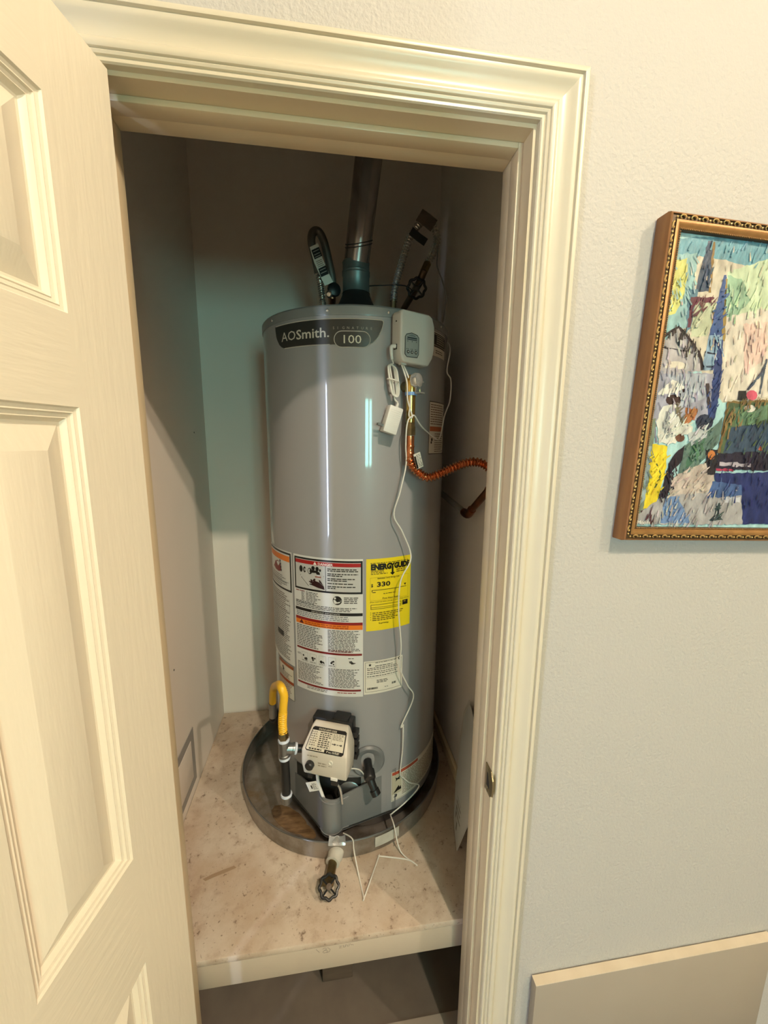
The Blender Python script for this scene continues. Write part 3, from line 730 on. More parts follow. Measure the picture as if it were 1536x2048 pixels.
# ---- gas control valve
V = plane(-22); VS = .027
def VV(s, n_, z): return V(VS+s, n_, z)
gv = MB()
lev = [(.655,.083,.056),(.664,.098,.061),(.700,.104,.064),(.7385,.1015,.064),(.776,.054,.053),(.783,.044,.049)]
ix = []
for (z,nf,hw) in lev: ix.append(gv.add([VV(-hw,.034,z),VV(-hw,nf,z),VV(hw,nf,z),VV(hw,.034,z)]))
for a, b in zip(ix, ix[1:]):
    for q in range(4): gv.face((a+q,a+(q+1)%4,b+(q+1)%4,b+q))
gv.face((ix[0]+3,ix[0]+2,ix[0]+1,ix[0])); gv.face([ix[-1]+q for q in range(4)])
gvo = gv.build('gas_valve', 'valve_pl', wh, bevel=.0035, bseg=3)
m = MB(); m.box(-.060,.002,.668,.058,.036,.790, T=VV); m.box(.0,.0,.790-.004,.045,.034,.796, T=VV); m.build('valve_body', 'black', gvo, bevel=.004)
for z in (.678,.702,.724,.746): MB().box(.058,.012,z,.0715,.036,z+.016, T=VV).build('fin', 'black', gvo, bevel=.001)
MB().lathe([(.012,.0),(.0115,.012),(.009,.015),(.0001,.0155)], VV(-.038,.102,.700), Vector(V(0,1,0))-Vector(V(0,0,0)), 20).build('control_knob', 'black', gvo)
MB().lathe([(.0062,0),(.0062,.002),(.0045,.0026),(.004,.0008),(.0001,.0006)], VV(.020,.1025,.7160), Vector(V(0,1,0))-Vector(V(0,0,0)), 16).build('igniter_button', 'label_c', gvo)
MB().box(-.049,.088,.652,-.036,.100,.664, T=VV).build('clip', 'black', gvo, bevel=.0008)
MB().box(.018,.086,.644,.037,.0995,.660, T=VV).build('clip', 'black', gvo, bevel=.0008)
MB().box(.018,.097,.6605,.037,.1015,.668, T=VV).build('clip_tab', 'white_pl', gvo, bevel=.0005)
sl = Vector((VV(0,.054,.776))) - Vector(VV(0,.1015,.7385)); SLn = Vector(VV(0,1,0))-Vector(VV(0,0,0))
nn = (Vector((0,0,1))*.0475 + SLn*.0375).normalized(); LL = sl.length*1.09
def SF(u, v, h): return tuple(Vector(VV(u,.1015,.7385))+sl*(v*1.03/LL)+nn*(.0004+h))
p = Print(SF, .0003, .02); 
p.poly([(-.054,.004),(-.050,0),(.049,0),(.054,.005),(.050,.060),(.045,.064),(-.043,.064),(-.048,.060)], K)
p.poly([(-.052,.005),(-.049,.0025),(.0,.0025),(.0,.0095),(.051,.0095),(.0475,.054),(-.0465,.054)], (212,206,188), .0007)
p.text('STATUS LIGHT CODE', -.030, .0560, .0068, (212,206,188), width=.052, bold=.02, h=.0009)
p.rect(.012,.0105,.0126,.053,GR,.0010); p.rect(-.050,.0100,.012,.0104,GR,.0010)
for k in range(7): p.rect(-.050,.0140+k*.0056,-.025,.0143+k*.0056,GR,.0010)
p.rect(-.0385,.011,-.0381,.052,GR,.0010)
p.words(-.023,.0115,.0105,.0525,8,(70,66,60),.55,.25,(.004,.009),.0010); p.words(-.047,.0125,-.027,.0525,7,(120,112,96),.4,.3,(.003,.006),.0010)
p.words(.015,.036,.046,.0525,5,(110,104,90),.45,.15,(.004,.008),.0010); p.words(.016,.024,.046,.028,1,GR,.5,.1,(.004,.008),.0010); p.disc(.024,.026,.0026,GR,8,h=.0011); p.disc(.042,.026,.0026,GR,8,h=.0011)
p.words(-.044,.0040,-.008,.0085,1,K,.7,.05,(.005,.009),.0010); p.text('4" w.c. OUTLET', .006, .0028, .0062, (222,216,200), width=.036, bold=.02, h=.0009)
p.build('status_label', gvo)
def FF(u, v, h): return VV(u, .1032+h, v)
p = Print(FF, .0012); p.words(-.046,.7240,-.016,.7280,1,(150,140,124),.6,.1,(.004,.009)); p.words(-.016,.698,.010,.712,2,(150,140,124),.5,.1,(.006,.012)); p.words(.014,.7040,.026,.7065,1,(120,112,100),.6,.1,(.003,.005)); p.build('moulded_lettering', gvo)

# ---- drain dish and valve
dn = Vector((sin(radians(2.2)),-cos(radians(2.2)),0))
MB().lathe([(.050,-.004),(.050,.004),(.044,.0095),(.034,.007),(.024,-.0005),(.0001,-.002)], T(2.2,0,.628), dn, 36).build('drain_dish', 'skirt', wh)
dv = MB().lathe([(.012,0),(.012,.03),(.0165,.031),(.0165,.052),(.014,.056),(.0001,.057)], T(2.0,0,.628), Vector((dn.x,dn.y,-.25)), 12).build('drain_valve', 'black', wh)
a0 = Vector(T(2.0,.040,.612)); MB().tube([a0, a0+Vector((.006,-.010,-.014)), a0+Vector((.012,-.016,-.030))], lambda f,l: .0115-.001*f, 12).build('spout', 'black', dv)
a1 = a0+Vector((.012,-.016,-.030)); MB().tube([a1, a1+Vector((.006,-.006,-.012))], .0135, 12).build('hose_thread', 'black', dv)
MB().box(.0,.0,.0,.0008,.001,.165, T=lambda x,y,z: T(14.2+x*20, .0006+y*.2, .456+z)).build('access_seam', 'skirt', wh)

# ================================================================== PAN, FLUE, PIPES
dp = thing('drain_pan', (-.278,.638,ZP), 'round grey metal drain pan under the water heater', 'pan')
PC = (-.278,.638,0); PR = .346
MB().lathe([(.0001,ZP+.0005),(PR-.004,ZP+.0005),(PR-.004,ZP+.0035),(.0001,ZP+.0035)], PC, (0,0,1), 96).build('pan_floor', 'pan', dp)
MB().lathe([(PR-.004,ZP+.0005),(PR,ZP+.0035),(PR+.0015,ZP+.058),(PR+.0005,ZP+.058),(PR-.001,ZP+.0045),(PR-.004,ZP+.0035)], PC, (0,0,1), 120).build('pan_wall', 'pan', dp)
MB().lathe([(PR+.0012+.0024*cos(t*pi/4), ZP+.0595+.0024*sin(t*pi/4)) for t in range(9)], PC, (0,0,1), 120).build('rolled_rim', 'steel', dp)
m = MB()
for k in range(7):
    a = radians(-99+k*1.3); m.add([(PC[0]+(PR+.006)*cos(a), PC[1]+(PR+.006)*sin(a), ZP+.0625+.002*sin(k*1.7)),(PC[0]+(PR-.012)*cos(a), PC[1]+(PR-.012)*sin(a), ZP+.0655+.0025*cos(k*2.1)),(PC[0]+(PR+.010)*cos(a), PC[1]+(PR+.010)*sin(a), ZP+.0575)])
for k in range(6):
    b = 3*k; m.face((b,b+1,b+4,b+3)); m.face((b,b+3,b+5,b+2))
m.build('crimped_foil', 'chrome', dp)
MB().lathe([(PR+.0030,ZP+.018),(PR+.0030,ZP+.052)], PC, (0,0,1), 10, ang=(radians(-77),radians(-64))).build('faded_sticker', 'pvc', dp)
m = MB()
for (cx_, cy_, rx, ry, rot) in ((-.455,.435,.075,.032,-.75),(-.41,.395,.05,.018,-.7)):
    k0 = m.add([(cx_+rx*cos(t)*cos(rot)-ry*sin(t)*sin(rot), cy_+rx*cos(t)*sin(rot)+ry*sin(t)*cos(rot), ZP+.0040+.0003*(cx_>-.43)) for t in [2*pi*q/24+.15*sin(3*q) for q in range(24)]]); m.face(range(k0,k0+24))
MT['pan_brown'] = mat('brown_patch', (.22,.14,.07), .25, var=((.09,.055,.03),.9), var_scale=30, stretch=(1,3,1))  # mottled brown colour for two flat patches on the pan floor
m.build('brown_patch', 'pan_brown', dp, smooth=False, label='mottled brown patch on the pan floor')

vp = thing('vent_pipe', (TX,TY,ZT), 'round metal flue vent pipe rising from the heater top', 'pipe')
MB().lathe([(.078,1.874),(.076,1.90),(.066,1.935),(.050,1.965),(.0415,1.984),(.0415,1.990)], (TX,TY,0), (0,0,1), 40).build('draft_hood', 'black', vp)
MB().lathe([(.0410,1.986),(.0398,1.990),(.0398,2.036),(.0415,2.0385),(.0415,2.0415),(.0400,2.0435),(.0415,2.046),(.0415,2.049),(.0398,2.051),(.0398,2.070),(.0408,2.074),(.0385,2.078)], (TX,TY,0), (0,0,1), 48).build('collar', 'flue_collar', vp)
d = Vector((.0275,-.077,.228)).normalized(); p0 = Vector((TX,TY,2.064))
MB().tube([p0, p0+d*.04, p0+d*.70], .0372, 40).build('pipe', 'flue', vp)
rn = (d+Vector((-.32,-.15,0))).normalized(); c0 = p0+d*.055
for q in (0,.008):
    rr_ = []
    for k in range(49):
        t = 2*pi*k/48; e1 = d.cross(Vector((0,1,0))).normalized(); e2 = d.cross(e1); v = e1*cos(t)+e2*sin(t)
        rr_.append(c0+d*q+v*.0376+d*(-(v.dot(rn))/d.dot(rn)*.0376))
    MB().tube(rr_, .0014, 6, caps=False).build('elbow_seam', 'dark_recess', vp)

def handwheel(name, c, ax, rad, parent, m='black', lobes=8):
    ax = Vector(ax).normalized(); e1 = ax.cross(Vector((1,0,0))).normalized(); e2 = ax.cross(e1); c = Vector(c)
    mb = MB(); P = [c+(e1*cos(t)+e2*sin(t))*(rad*(1+.07*cos(lobes*t))) for t in [2*pi*k/64 for k in range(65)]]
    mb.tube(P, rad*.15, 8, caps=False)
    w = mb.build(name, m, parent)
    for k in range(4):
        t = pi/4+k*pi/2; v = e1*cos(t)+e2*sin(t); MB().tube([c+v*rad*.2, c+v*rad*.98], rad*.10, 6).build('spoke', m, w)
    MB().lathe([(rad*.30,-rad*.14),(rad*.30,rad*.10),(rad*.22,rad*.16),(.0001,rad*.17)], c, ax, 14).build('hub', m, w)
    return w

# left braided connector
lc = thing('braided_connector', (TX-.1,TY,ZT), 'braided steel water hose looped at left of the flue with barcode tag', 'hose')
MB().tube([(-.3253,.637,1.866),(-.3253,.637,1.962)], .0095, 12).build('nipple', 'stainless', lc)
lp = resample(cr([(-.3253,.637,1.955),(-.328,.637,1.985),(-.3330,.637,2.020),(-.338,.637,2.045)],8), .0014)
MB().tube(lp, corr(.0085,.0017,.0062), 12).build('corrugated_end', 'stainless', lc)
lp = cr([(-.337,.637,2.040),(-.346,.637,2.085),(-.355,.637,2.125),(-.350,.640,2.150),(-.334,.645,2.155),(-.319,.650,2.132),(-.306,.655,2.085),(-.297,.660,2.045),(-.294,.668,2.018)],8)
MB().tube(lp, .0115, 14).build('hose', 'braid', lc)
def strip(pts, wv, th=.0006):
    mb = MB(); wv = Vector(wv); n = len(pts); tv = Vector((0,-th,0))
    for q in pts: q = Vector(q); mb.add([q-wv, q+wv, q+wv+tv, q-wv+tv])
    for k in range(n-1):
        for j in range(4): mb.face((4*k+j,4*k+(j+1)%4,4*k+4+(j+1)%4,4*k+4+j))
    mb.face((0,1,2,3)); mb.face((4*n-1,4*n-2,4*n-3,4*n-4)); return mb
tp_ = [(-.348,.621,2.108),(-.336,.620,2.068),(-.318,.620,2.030),(-.306,.622,2.008)]
tgo = strip(tp_, (.012,0,.006)).build('barcode_tag', 'label_c', lc, smooth=False)
a_, b_ = Vector(tp_[0]), Vector(tp_[2])
p = Print(lambda u,v,h: tuple(a_.lerp(b_, u) + Vector((.012,0,.006))*v + Vector((0,-.0022-h-.001*(u>.55),0))), .0002, 5)
p.poly([(.12,-.9),(.12,.9),(.42,.9),(.42,-.9)], K); p.poly([(.74,-.9),(.74,.9),(1.02,.9),(1.02,-.9)], K)
for u0 in (.18,.28,.36,.80,.90): p.poly([(u0,-.7),(u0,.7),(u0+.025,.7),(u0+.025,-.7)], (150,148,140), .0006)
for u0 in (.5,.56,.62,.68): p.poly([(u0,-.8),(u0,.6),(u0+.02,.6),(u0+.02,-.8)], (120,112,96))
p.build('print', tgo)
m = MB().tube([(-.294,.668,2.020),(-.2965,.672,1.990),(-.2965,.70,1.985),(-.2965,.990,1.985)], .012, 12); m.build('wall_stub', 'old_copper', lc)
MB().lathe([(.006,.0),(.019,.002),(.021,.008),(.019,.014),(.010,.018),(.0001,.018)], (-.2925,.664,2.004), (.25,-1,.1), 18).build('valve_knob', 'black', lc)
MB().lathe([(.009,0),(.010,.012),(.006,.016),(.0001,.016)], (-.3035,.655,1.990), (-.25,-1,-.3), 12).build('valve_nut', 'stainless', lc)

# right corrugated connector and its stop valve
rc = thing('corrugated_connector', (TX+.1,TY,ZT), 'corrugated steel water hose arched over at right of the flue', 'hose')
MB().tube([(-.1115,.637,1.866),(-.1112,.637,1.980)], .0085, 12).build('nipple', 'old_brass', rc)
rp = cr([(-.1112,.637,1.975),(-.1055,.637,2.022),(-.085,.637,2.093),(-.061,.637,2.160),(-.030,.640,2.200),(-.004,.645,2.2085),(.016,.648,2.188),(.0235,.652,2.160),(.0135,.656,2.125),(-.002,.660,2.098)],8)
MB().tube(resample(rp,.0012), corr(.0098,.0021,.0084), 12).build('corrugated_hose', 'stainless', rc)
MB().tube([(-.002,.660,2.098),(-.012,.662,2.076)], .0128, 6).build('coupling_nut', 'old_brass', rc)
tgo = strip([(-.064,.622,2.168),(-.040,.620,2.150),(-.018,.620,2.138)], (.006,0,.010)).build('blue_tag', 'badge', rc, smooth=False)
strip([(-.040,.622,2.212),(-.018,.621,2.200),(.006,.622,2.185)], (-.010,0,-.016)).build('paper_tag', 'timber', rc, smooth=False)
sv = thing('stop_valve', (-.03,.68,2.04), 'water stop valve with black handwheel beside corrugated hose on closet back', 'valve')
MB().tube([(-.0121,.662,2.0758),(-.020,.666,2.056),(-.024,.675,2.045),(-.024,.72,2.045),(-.024,.990,2.045)], .0115, 12).build('valve_body', 'dark_bronze', sv)
MB().tube([(-.024,.685,2.045),(-.032,.664,2.030)], .008, 10).build('stem', 'old_brass', sv)
handwheel('handwheel', (-.0365,.652,2.022), (-.3,-1,-.25), .027, sv)
wv = MB().tube(cr([(-.188,.637,2.0145),(-.15,.632,2.0165),(-.10,.628,2.019),(-.07,.632,2.018),(-.05,.640,2.008)]), .0016, 6).build('black_wire', 'black')
tag(wv, 'thin black wire strung between flue collar and stop valve', 'wire')
ww = MB().tube(cr([(.0300,.655,2.165),(.040,.70,2.14),(.0423,.71,2.1116),(.057,.70,2.0682),(.072,.70,2.0241),(.0704,.70,1.9785),(.065,.70,1.940)]), .0022, 6).build('white_wire', 'cord_grey')
tag(ww, 'loose pale wire dangling from corrugated hose in the dark corner', 'wire')

# relief valve with its copper discharge line
rv = thing('relief_valve', T(22.4,.0,1.69), 'brass relief valve with chrome dome cap on heater side', 'valve')
bx, by = T(22.4,.030,0)[:2]
MB().tube([T(22.4,-.002,1.692), T(22.4,.03,1.692)], .013, 12).build('inlet', 'old_brass', rv)
MB().lathe([(.0001,1.718),(.010,1.717),(.0148,1.708),(.0150,1.680),(.0142,1.670),(.0001,1.670)], (bx,by,0), (0,0,1), 20).build('valve_body', 'brass', rv)
cx = Vector((.70,-.70,.08)).normalized(); cc = Vector((bx,by,1.702))
cp = MB().lathe([(.012,.004),(.0175,.008),(.019,.016),(.0165,.024),(.009,.029),(.0001,.030)], cc, cx, 22).build('dome_cap', 'chrome', rv)
side = cx.cross(Vector((0,0,1))).normalized()
def LV(a, b, z): return tuple(cc+cx*a+side*b+Vector((0,0,z)))
MB().box(.018,-.0125,-.030,.0205,-.0105,.006, T=LV).build('lever', 'chrome', cp); MB().box(.018,.0065,-.030,.0205,.0085,.006, T=LV).build('lever', 'chrome', cp)
MB().box(.018,-.0125,-.033,.033,.0085,-.030, T=LV).build('lever', 'chrome', cp); MB().tube([LV(.026,-.015,-.004),LV(.026,.011,-.004)], .0025, 8).build('pivot_pin', 'chrome', cp)
MB().lathe([(.0152,1.668),(.0152,1.676)], (bx,by,0), (0,0,1), 20, cap0=True, cap1=True).build('blue_band', 'blue', rv)
MB().lathe([(.0001,1.600),(.0115,1.600),(.0115,1.668),(.0001,1.668)], (bx,by,0), (0,0,1), 24).build('nipple', 'brass', rv)
MB().lathe([(.0001,1.570),(.0140,1.570),(.0140,1.590),(.0125,1.594),(.0125,1.602),(.0001,1.602)], (bx,by,0), (0,0,1), 8).build('coupling', 'old_brass', rv)
cf = thing('copper_hose', (bx,by,1.53), 'corrugated copper discharge hose sweeping from relief valve to the right wall', 'hose')
MB().lathe([(.0001,1.569),(.0112,1.569),(.0112,1.545),(.0128,1.542),(.0112,1.539),(.0112,1.528),(.0126,1.525),(.0112,1.522),(.0112,1.508),(.0001,1.508)], (bx,by,0), (0,0,1), 20).build('copper_adapter', 'copper', cf)
cpath = cr([(bx,by,1.516),(bx+.003,by,1.500),(-.090,.358,1.480),(-.066,.358,1.4635),(-.045,.357,1.4645),(-.019,.356,1.4755),(.028,.352,1.4960),(.060,.348,1.5030),(.085,.342,1.4980),(.1015,.330,1.4840),(.106,.312,1.466),(.102,.308,1.447),(.0965,.318,1.434)],8)
MB().tube(resample(cpath,.0011), corr(.0106,.0023,.0086), 14).build('corrugated_tube', 'copper', cf)
pl = plane(24.5,.046)
tgo = MB().box(-.010,0,-.020,.012,.0008,.020, T=lambda s,n_,z: pl(.004+s*.94+z*-.32, n_, 1.506+z*.94+s*.32)).build('paper_tag', 'label_c', cf, smooth=False)
p = Print(lambda u,v,h: pl(.004+u*.94-v*.32, .0008+h, 1.506+v*.94+u*.32), .0002); p.rect(-.010,-.019,-.0045,.014,K); p.words(-.003,-.017,.011,.017,9,GR,.4,.25,(.003,.007)); p.build('print', tgo)
ce = thing('copper_elbow_pipe', (.09,.455,1.34), 'dull copper drain pipe with soldered elbow against the right wall', 'pipe')
MB().tube([(.0960,.3235,1.4315),(.0965,.318,1.4345)], .0118, 14).build('hose_end', 'old_copper', ce)
MB().tube([(.0958,.3250,1.4300),(.0905,.445,1.350)], .0098, 14).build('copper_riser', 'old_copper', ce)
MB().tube(cr([(.0912,.425,1.3632),(.0905,.445,1.3475),(.0903,.462,1.3420),(.0903,.488,1.3440)],5), .0125, 14).build('elbow', 'old_copper', ce)
MB().tube([(.0903,.486,1.3440),(.090,.708,1.3665),(.090,.9905,1.394)], .0098, 14).build('grey_run', 'cord_grey', ce)

# gas line
gl = thing('gas_line', (-.449,.33,.55), 'yellow coated gas connector with iron tee and drip leg', 'gas pipe')
gpath = cr([(-.4500,.330,.772),(-.4508,.330,.800),(-.4470,.331,.850),(-.4445,.333,.880),(-.452,.340,.9000),(-.4625,.375,.8860),(-.476,.44,.843),(-.4930,.50,.800),(-.5020,.525,.760),(-.5065,.545,.712)],8)
gp = resample(gpath, .0012)
def gr_(f, l): return .0112+(.0009*cos(2*pi*l/.0055) if l < .062 else .0)
MB().tube(gp, gr_, 14).build('yellow_flex', 'yellow', gl)
MB().tube([(-.5063,.543,.716),(-.5085,.552,.660)], .0125, 12).build('silver_sleeve', 'steel', gl)
MB().tube(cr([(-.5083,.552,.664),(-.5080,.57,.640),(-.47,.70,.632),(-.40,.86,.632),(-.36,.9905,.632)],5), .0105, 12).build('supply_pipe', 'black_iron', gl)
MB().lathe([(.0001,.776),(.0115,.775),(.0125,.768),(.0138,.766),(.0138,.752),(.0001,.752)], (-.4495,.330,0), (0,0,1), 6).build('flare_nut', 'old_brass', gl)
def tape(c, ax, r_=.0152, h=.009): MB().lathe([(.0105,0),(r_,.001),(r_+.0008,h*.5),(r_-.0005,h),(.0105,h)], c, ax, 18).build('thread_tape', 'tape', gl)
tape((-.449,.330,.744),(0,0,1))
m = MB(); m.lathe([(.0001,.700),(.0165,.700),(.0165,.706),(.0150,.708),(.0150,.738),(.0165,.740),(.0165,.746),(.0001,.746)], (-.449,.330,0), (0,0,1), 20)
tj = m.build('tee', 'steel', gl)
vin = Vector(VV(-.060,.062,.708)); t0 = Vector((-.449,.330,.722)); td = (vin-t0).normalized()
MB().lathe([(.0001,.004),(.0145,.006),(.0145,.022),(.0160,.023),(.0160,.028),(.0001,.028)], t0, td, 18).build('tee_branch', 'steel', tj)
tape(t0+td*.028, td, .0150, .007)
MB().tube([t0+td*.030, vin], .0105, 14).build('valve_nipple', 'black_iron', gl)
tape((-.4488,.330,.690),(0,0,1))
MB().tube([(-.4488,.330,.700),(-.4475,.330,.578)], .0125, 16).build('drip_leg', 'black_iron', gl)
tape((-.4475,.330,.572),(0,0,1),.0155,.008)
MB().lathe([(.0001,.548),(.012,.549),(.0152,.554),(.0152,.573),(.0001,.573)], (-.4475,.330,0), (0,0,1), 16).build('cap', 'steel', gl)

# pan drain valve on the deck
pv = thing('pan_drain_valve', (-.33,.24,ZP), 'brass drain valve with black scalloped handwheel on the deck before the pan', 'valve')
MB().lathe([(.0001,-.006),(.0205,-.006),(.0215,.004),(.0215,.018),(.0195,.021),(.0195,.036),(.0001,.036)], (-.3095,.300,.4010), (-.36,-.93,0), 20).build('pvc_coupling', 'pvc', pv)
MB().tube([(-.3215,.2690,.4010),(-.3315,.222,.4010)], .0125, 14).build('nipple', 'old_brass', pv)
MB().lathe([(.0001,-.012),(.012,-.011),(.0145,0),(.012,.011),(.0001,.012)], (-.332,.222,.3990), (0,0,1), 14).build('valve_body', 'old_brass', pv)
MB().tube([(-.334,.226,.3950),(-.352,.228,.3920),(-.356,.228,.3905)], .0095, 12).build('spigot', 'old_brass', pv)
MB().tube([(-.332,.220,.402),(-.3325,.203,.4090)], .006, 10).build('stem', 'old_brass', pv)
handwheel('handwheel', (-.3325,.1990,.4110), (0,-.55,.83), .0240, pv, 'black_iron')
MB().lathe([(.007,.004),(.007,.0075),(.0001,.008)], (-.3325,.1990,.4110), (0,-.55,.83), 12).build('wheel_nut', 'timber', pv)

# ================================================================== ELECTRONICS
cb = thing('control_box', T(25,.02,1.80), 'pale grey plastic control box with small display on heater side', 'control box')
BP = plane(25)
ol = [(-.0560,1.8560),(-.0500,1.8630),(.030,1.8620),(.040,1.8560),(.0480,1.8360),(.0490,1.7830),(.0430,1.7600),(.0300,1.7405),(-.0440,1.7440),(-.0520,1.7500),(-.0565,1.7700)]
MB().prism(ol, lambda s,z: BP(s*1.03,.0045-abs(s)*0,z), lambda s,z: BP(s,.042,z)).build('shell', 'box_pl', cb, bevel=.006, bseg=3)
MB().box(-.050,.0015,1.752,.036,.006,1.850, T=BP).build('back_plate', 'box_inset', cb)
il = [(-.0440,1.7620),(-.0440,1.8020),(-.0400,1.8075),(-.0250,1.8120),(-.0080,1.8085),(-.0030,1.8030),(-.0030,1.7650),(-.0070,1.7570),(-.0380,1.7565)]
dpn = MB().prism(il, lambda s,z: BP(s,.0415,z), lambda s,z: BP(s,.0432,z)).build('display_panel', 'box_inset', cb, bevel=.0006)
MB().tube([BP(s,.0430,z) for s,z in il+il[:1]], .0008, 6, caps=False).build('panel_groove', 'dark_recess', dpn)
p = Print(lambda u,v,h: BP(u,.0432+h,v), .0003)
p.rect(-.038,1.7990,-.009,1.8020,(38,52,60)); p.rect(-.039,1.7955,-.009,1.7975,(38,52,60)); p.poly([(-.034,1.8060),(-.024,1.8090),(-.014,1.8065),(-.014,1.8040),(-.034,1.8040)], (120,128,128))
for s in (-.0365,-.0235,-.0105): p.rect(s-.0008,1.7910,s+.0008,1.7935,(34,44,48)); p.words(s-.004,1.7735,s+.004,1.7755,1,(60,62,60),.8,.02,(.002,.003))
p.build('print', dpn)
for s in (-.0350,-.0235,-.0115):
    bt = MB().lathe([(.0038,0),(.0038,.0008),(.0022,.0009),(.0020,.0004),(.0001,.0004)], BP(s,.0433,1.7680), Vector(BP(0,1,0))-Vector(BP(0,0,0)), 14).build('button', 'dark_recess', dpn)
    MB().lathe([(.0018,.0),(.0018,.0012),(.0001,.0013)], BP(s,.0435,1.7680), Vector(BP(0,1,0))-Vector(BP(0,0,0)), 10).build('button_cap', 'box_pl', bt)
MB().lathe([(.0018,-.0005),(.0018,.0010),(.0001,.0010)], BP(-.0572,.024,1.838), Vector(BP(-1,0,0))-Vector(BP(0,0,0)), 10).build('reset_hole', 'dark_recess', cb)
MB().box(-.0585,.016,1.774,-.0555,.028,1.786, T=BP).build('power_jack', 'dark_recess', cb)
MB().box(-.045,.018,1.7395,-.030,.030,1.7450, T=BP).build('cable_gland', 'box_pl', cb)

ad = thing('power_adapter', T(13,.02,1.61), 'white plug-in power adapter dangling by its bundled cord below control box', 'adapter')
AP = plane(12.7,.006); ra = radians(-17); 
def APR(s, n_, z): return AP(.001+s*cos(ra)-z*sin(ra)*1, n_, 1.6065+z*cos(ra)+s*sin(ra))
MB().box(-.0185,.003,-.0335,.0185,.030,.0335, T=APR).build('body', 'white_pl', ad, bevel=.003)
for k in range(11): MB().box(-.015,.0297,-.026+k*.0049,.013,.0305,-.0250+k*.0049, T=APR).build('ridge', 'white_pl', ad)
for n_ in (.010,.021):
    MB().box(-.0335,n_,-.0225,-.0180,n_+.0016,-.0165, T=APR).build('prong', 'steel', ad)
MB().tube([APR(.004,.016,.033), APR(.004,.016,.045)], lambda f,l: .0042-.0014*f, 10).build('strain_relief', 'white_pl', ad)
j0 = Vector(BP(-.0600,.022,1.7800))
MB().tube(cr([j0+Vector((.002,0,.0008)), j0+Vector((-.007,-.002,0)), j0+Vector((-.0085,-.002,-.010)), j0+Vector((-.006,-.001,-.030))],5), lambda f,l: .0050-.0018*f, 10).build('barrel_plug', 'white_pl', ad)
cpts = [j0+Vector((-.006,-.001,-.030)), T(13.4,.022,1.742)]
for k in range(4):
    wd = 1.2+.32*k; dz = .0015*k
    for (a_, z_) in ((-1,.030),(-.9,-.022),(-.3,-.034),(.5,-.034),(1,-.018),(1,.024),(.4,.036),(-.5,.036)):
        cpts.append(T(13.8+a_*wd+z_*-30, .018+.0022*k, 1.7035+z_*1.0-dz))
cpts += [T(13.4,.024,1.690), T(14.2,.022,1.672), T(14.6,.021,1.658), APR(.004,.016,.046)]
MB().tube(cr(cpts,5), .0019, 6).build('bundled_cord', 'cord', ad)
MB().tube([T(13.6+2.9*cos(t), .0215+.0105*sin(t), 1.7020-.0035*cos(t)) for t in [2*pi*k/20 for k in range(21)]], .0018, 6, caps=False).build('cord_tie', 'cord', ad)

sc_ = thing('sensor_cord', T(20,.0,.46), 'thin white sensor cord running down heater front and zigzagging over the deck', 'cord')
path = [BP(-.040,.024,1.741), T(19.4,.035,1.70), T(20,.036,1.656), T(21.6,.043,1.620), T(20.6,.046,1.6145), T(19.4,.045,1.606), T(18.9,.042,1.583), T(19.4,.036,1.54), T(20.4,0.030,1.4947), T(17.3,0.030,1.4242), T(14.9,0.022,1.3644), T(19.6,0.026,1.3161), T(23.7,0.036,1.2468), T(18.1,0.036,1.1884), T(17.0,0.036,1.1113), T(18.8,0.036,0.9994), T(19.1,0.030,0.9279), T(24.6,0.026,0.8620), T(29.1,0.026,0.8129), T(22.7,0.014,0.7286), T(23.6,.016,.722), T(24.0,.012,.640), T(22.9,.010,.562), T(26,.006,.535), T(30.5,.010,.508), T(38.6,.014,.472), T(28,.012,.450), T(17.5,.012,.434), (-.146,.352,.440), (-.142,.314,.4455), (-.1275,.285,.388), (-.0900,.248,.3815), (-.0886,.246,.3815), (-.0905,.2485,.3815), (-.112,.264,.3815), (-.186,.2835,.3815), (-.190,.284,.3815), (-.192,.281,.3815), (-.2415,.184,.3815), (-.2427,.1816,.3815), (-.2432,.184,.3815), (-.2511,.236,.3815), (-.262,.276,.420), (-.266,.289,.4465), (-.290,.318,.436)]
MB().tube(cr(path,7), .0019, 7).build('cord_run', 'cord', sc_)
MB().tube([T(23.0+.8*cos(t), .014+.004*sin(t), .7245+.004*sin(t+1)) for t in [2*pi*k/14 for k in range(15)]], .0017, 6, caps=False).build('knot', 'cord', sc_)
sb = thing('second_cord', T(20.8,.04,1.617), 'thin white cord sagging from control box round the right side of the heater', 'cord')
path = [BP(-.035,.024,1.741), T(20.6,.038,1.70), T(21.0,.040,1.650), T(20.2,.041,1.620), T(21.2,.044,1.612), T(22.8,.044,1.6185), T(30,.030,1.5905), T(44.2,.020,1.5617), T(50,.014,1.566), T(53.6,.012,1.5845), T(57.2,.012,1.6231), (.0276,.50,1.6456), (.0371,.50,1.6741), (.0375,.50,1.7299), (.0245,.50,1.7543), (.0325,.50,1.8118), T(70,.004,1.842)]
MB().tube(cr(path,7), .0019, 7).build('cord_run', 'cord', sb)

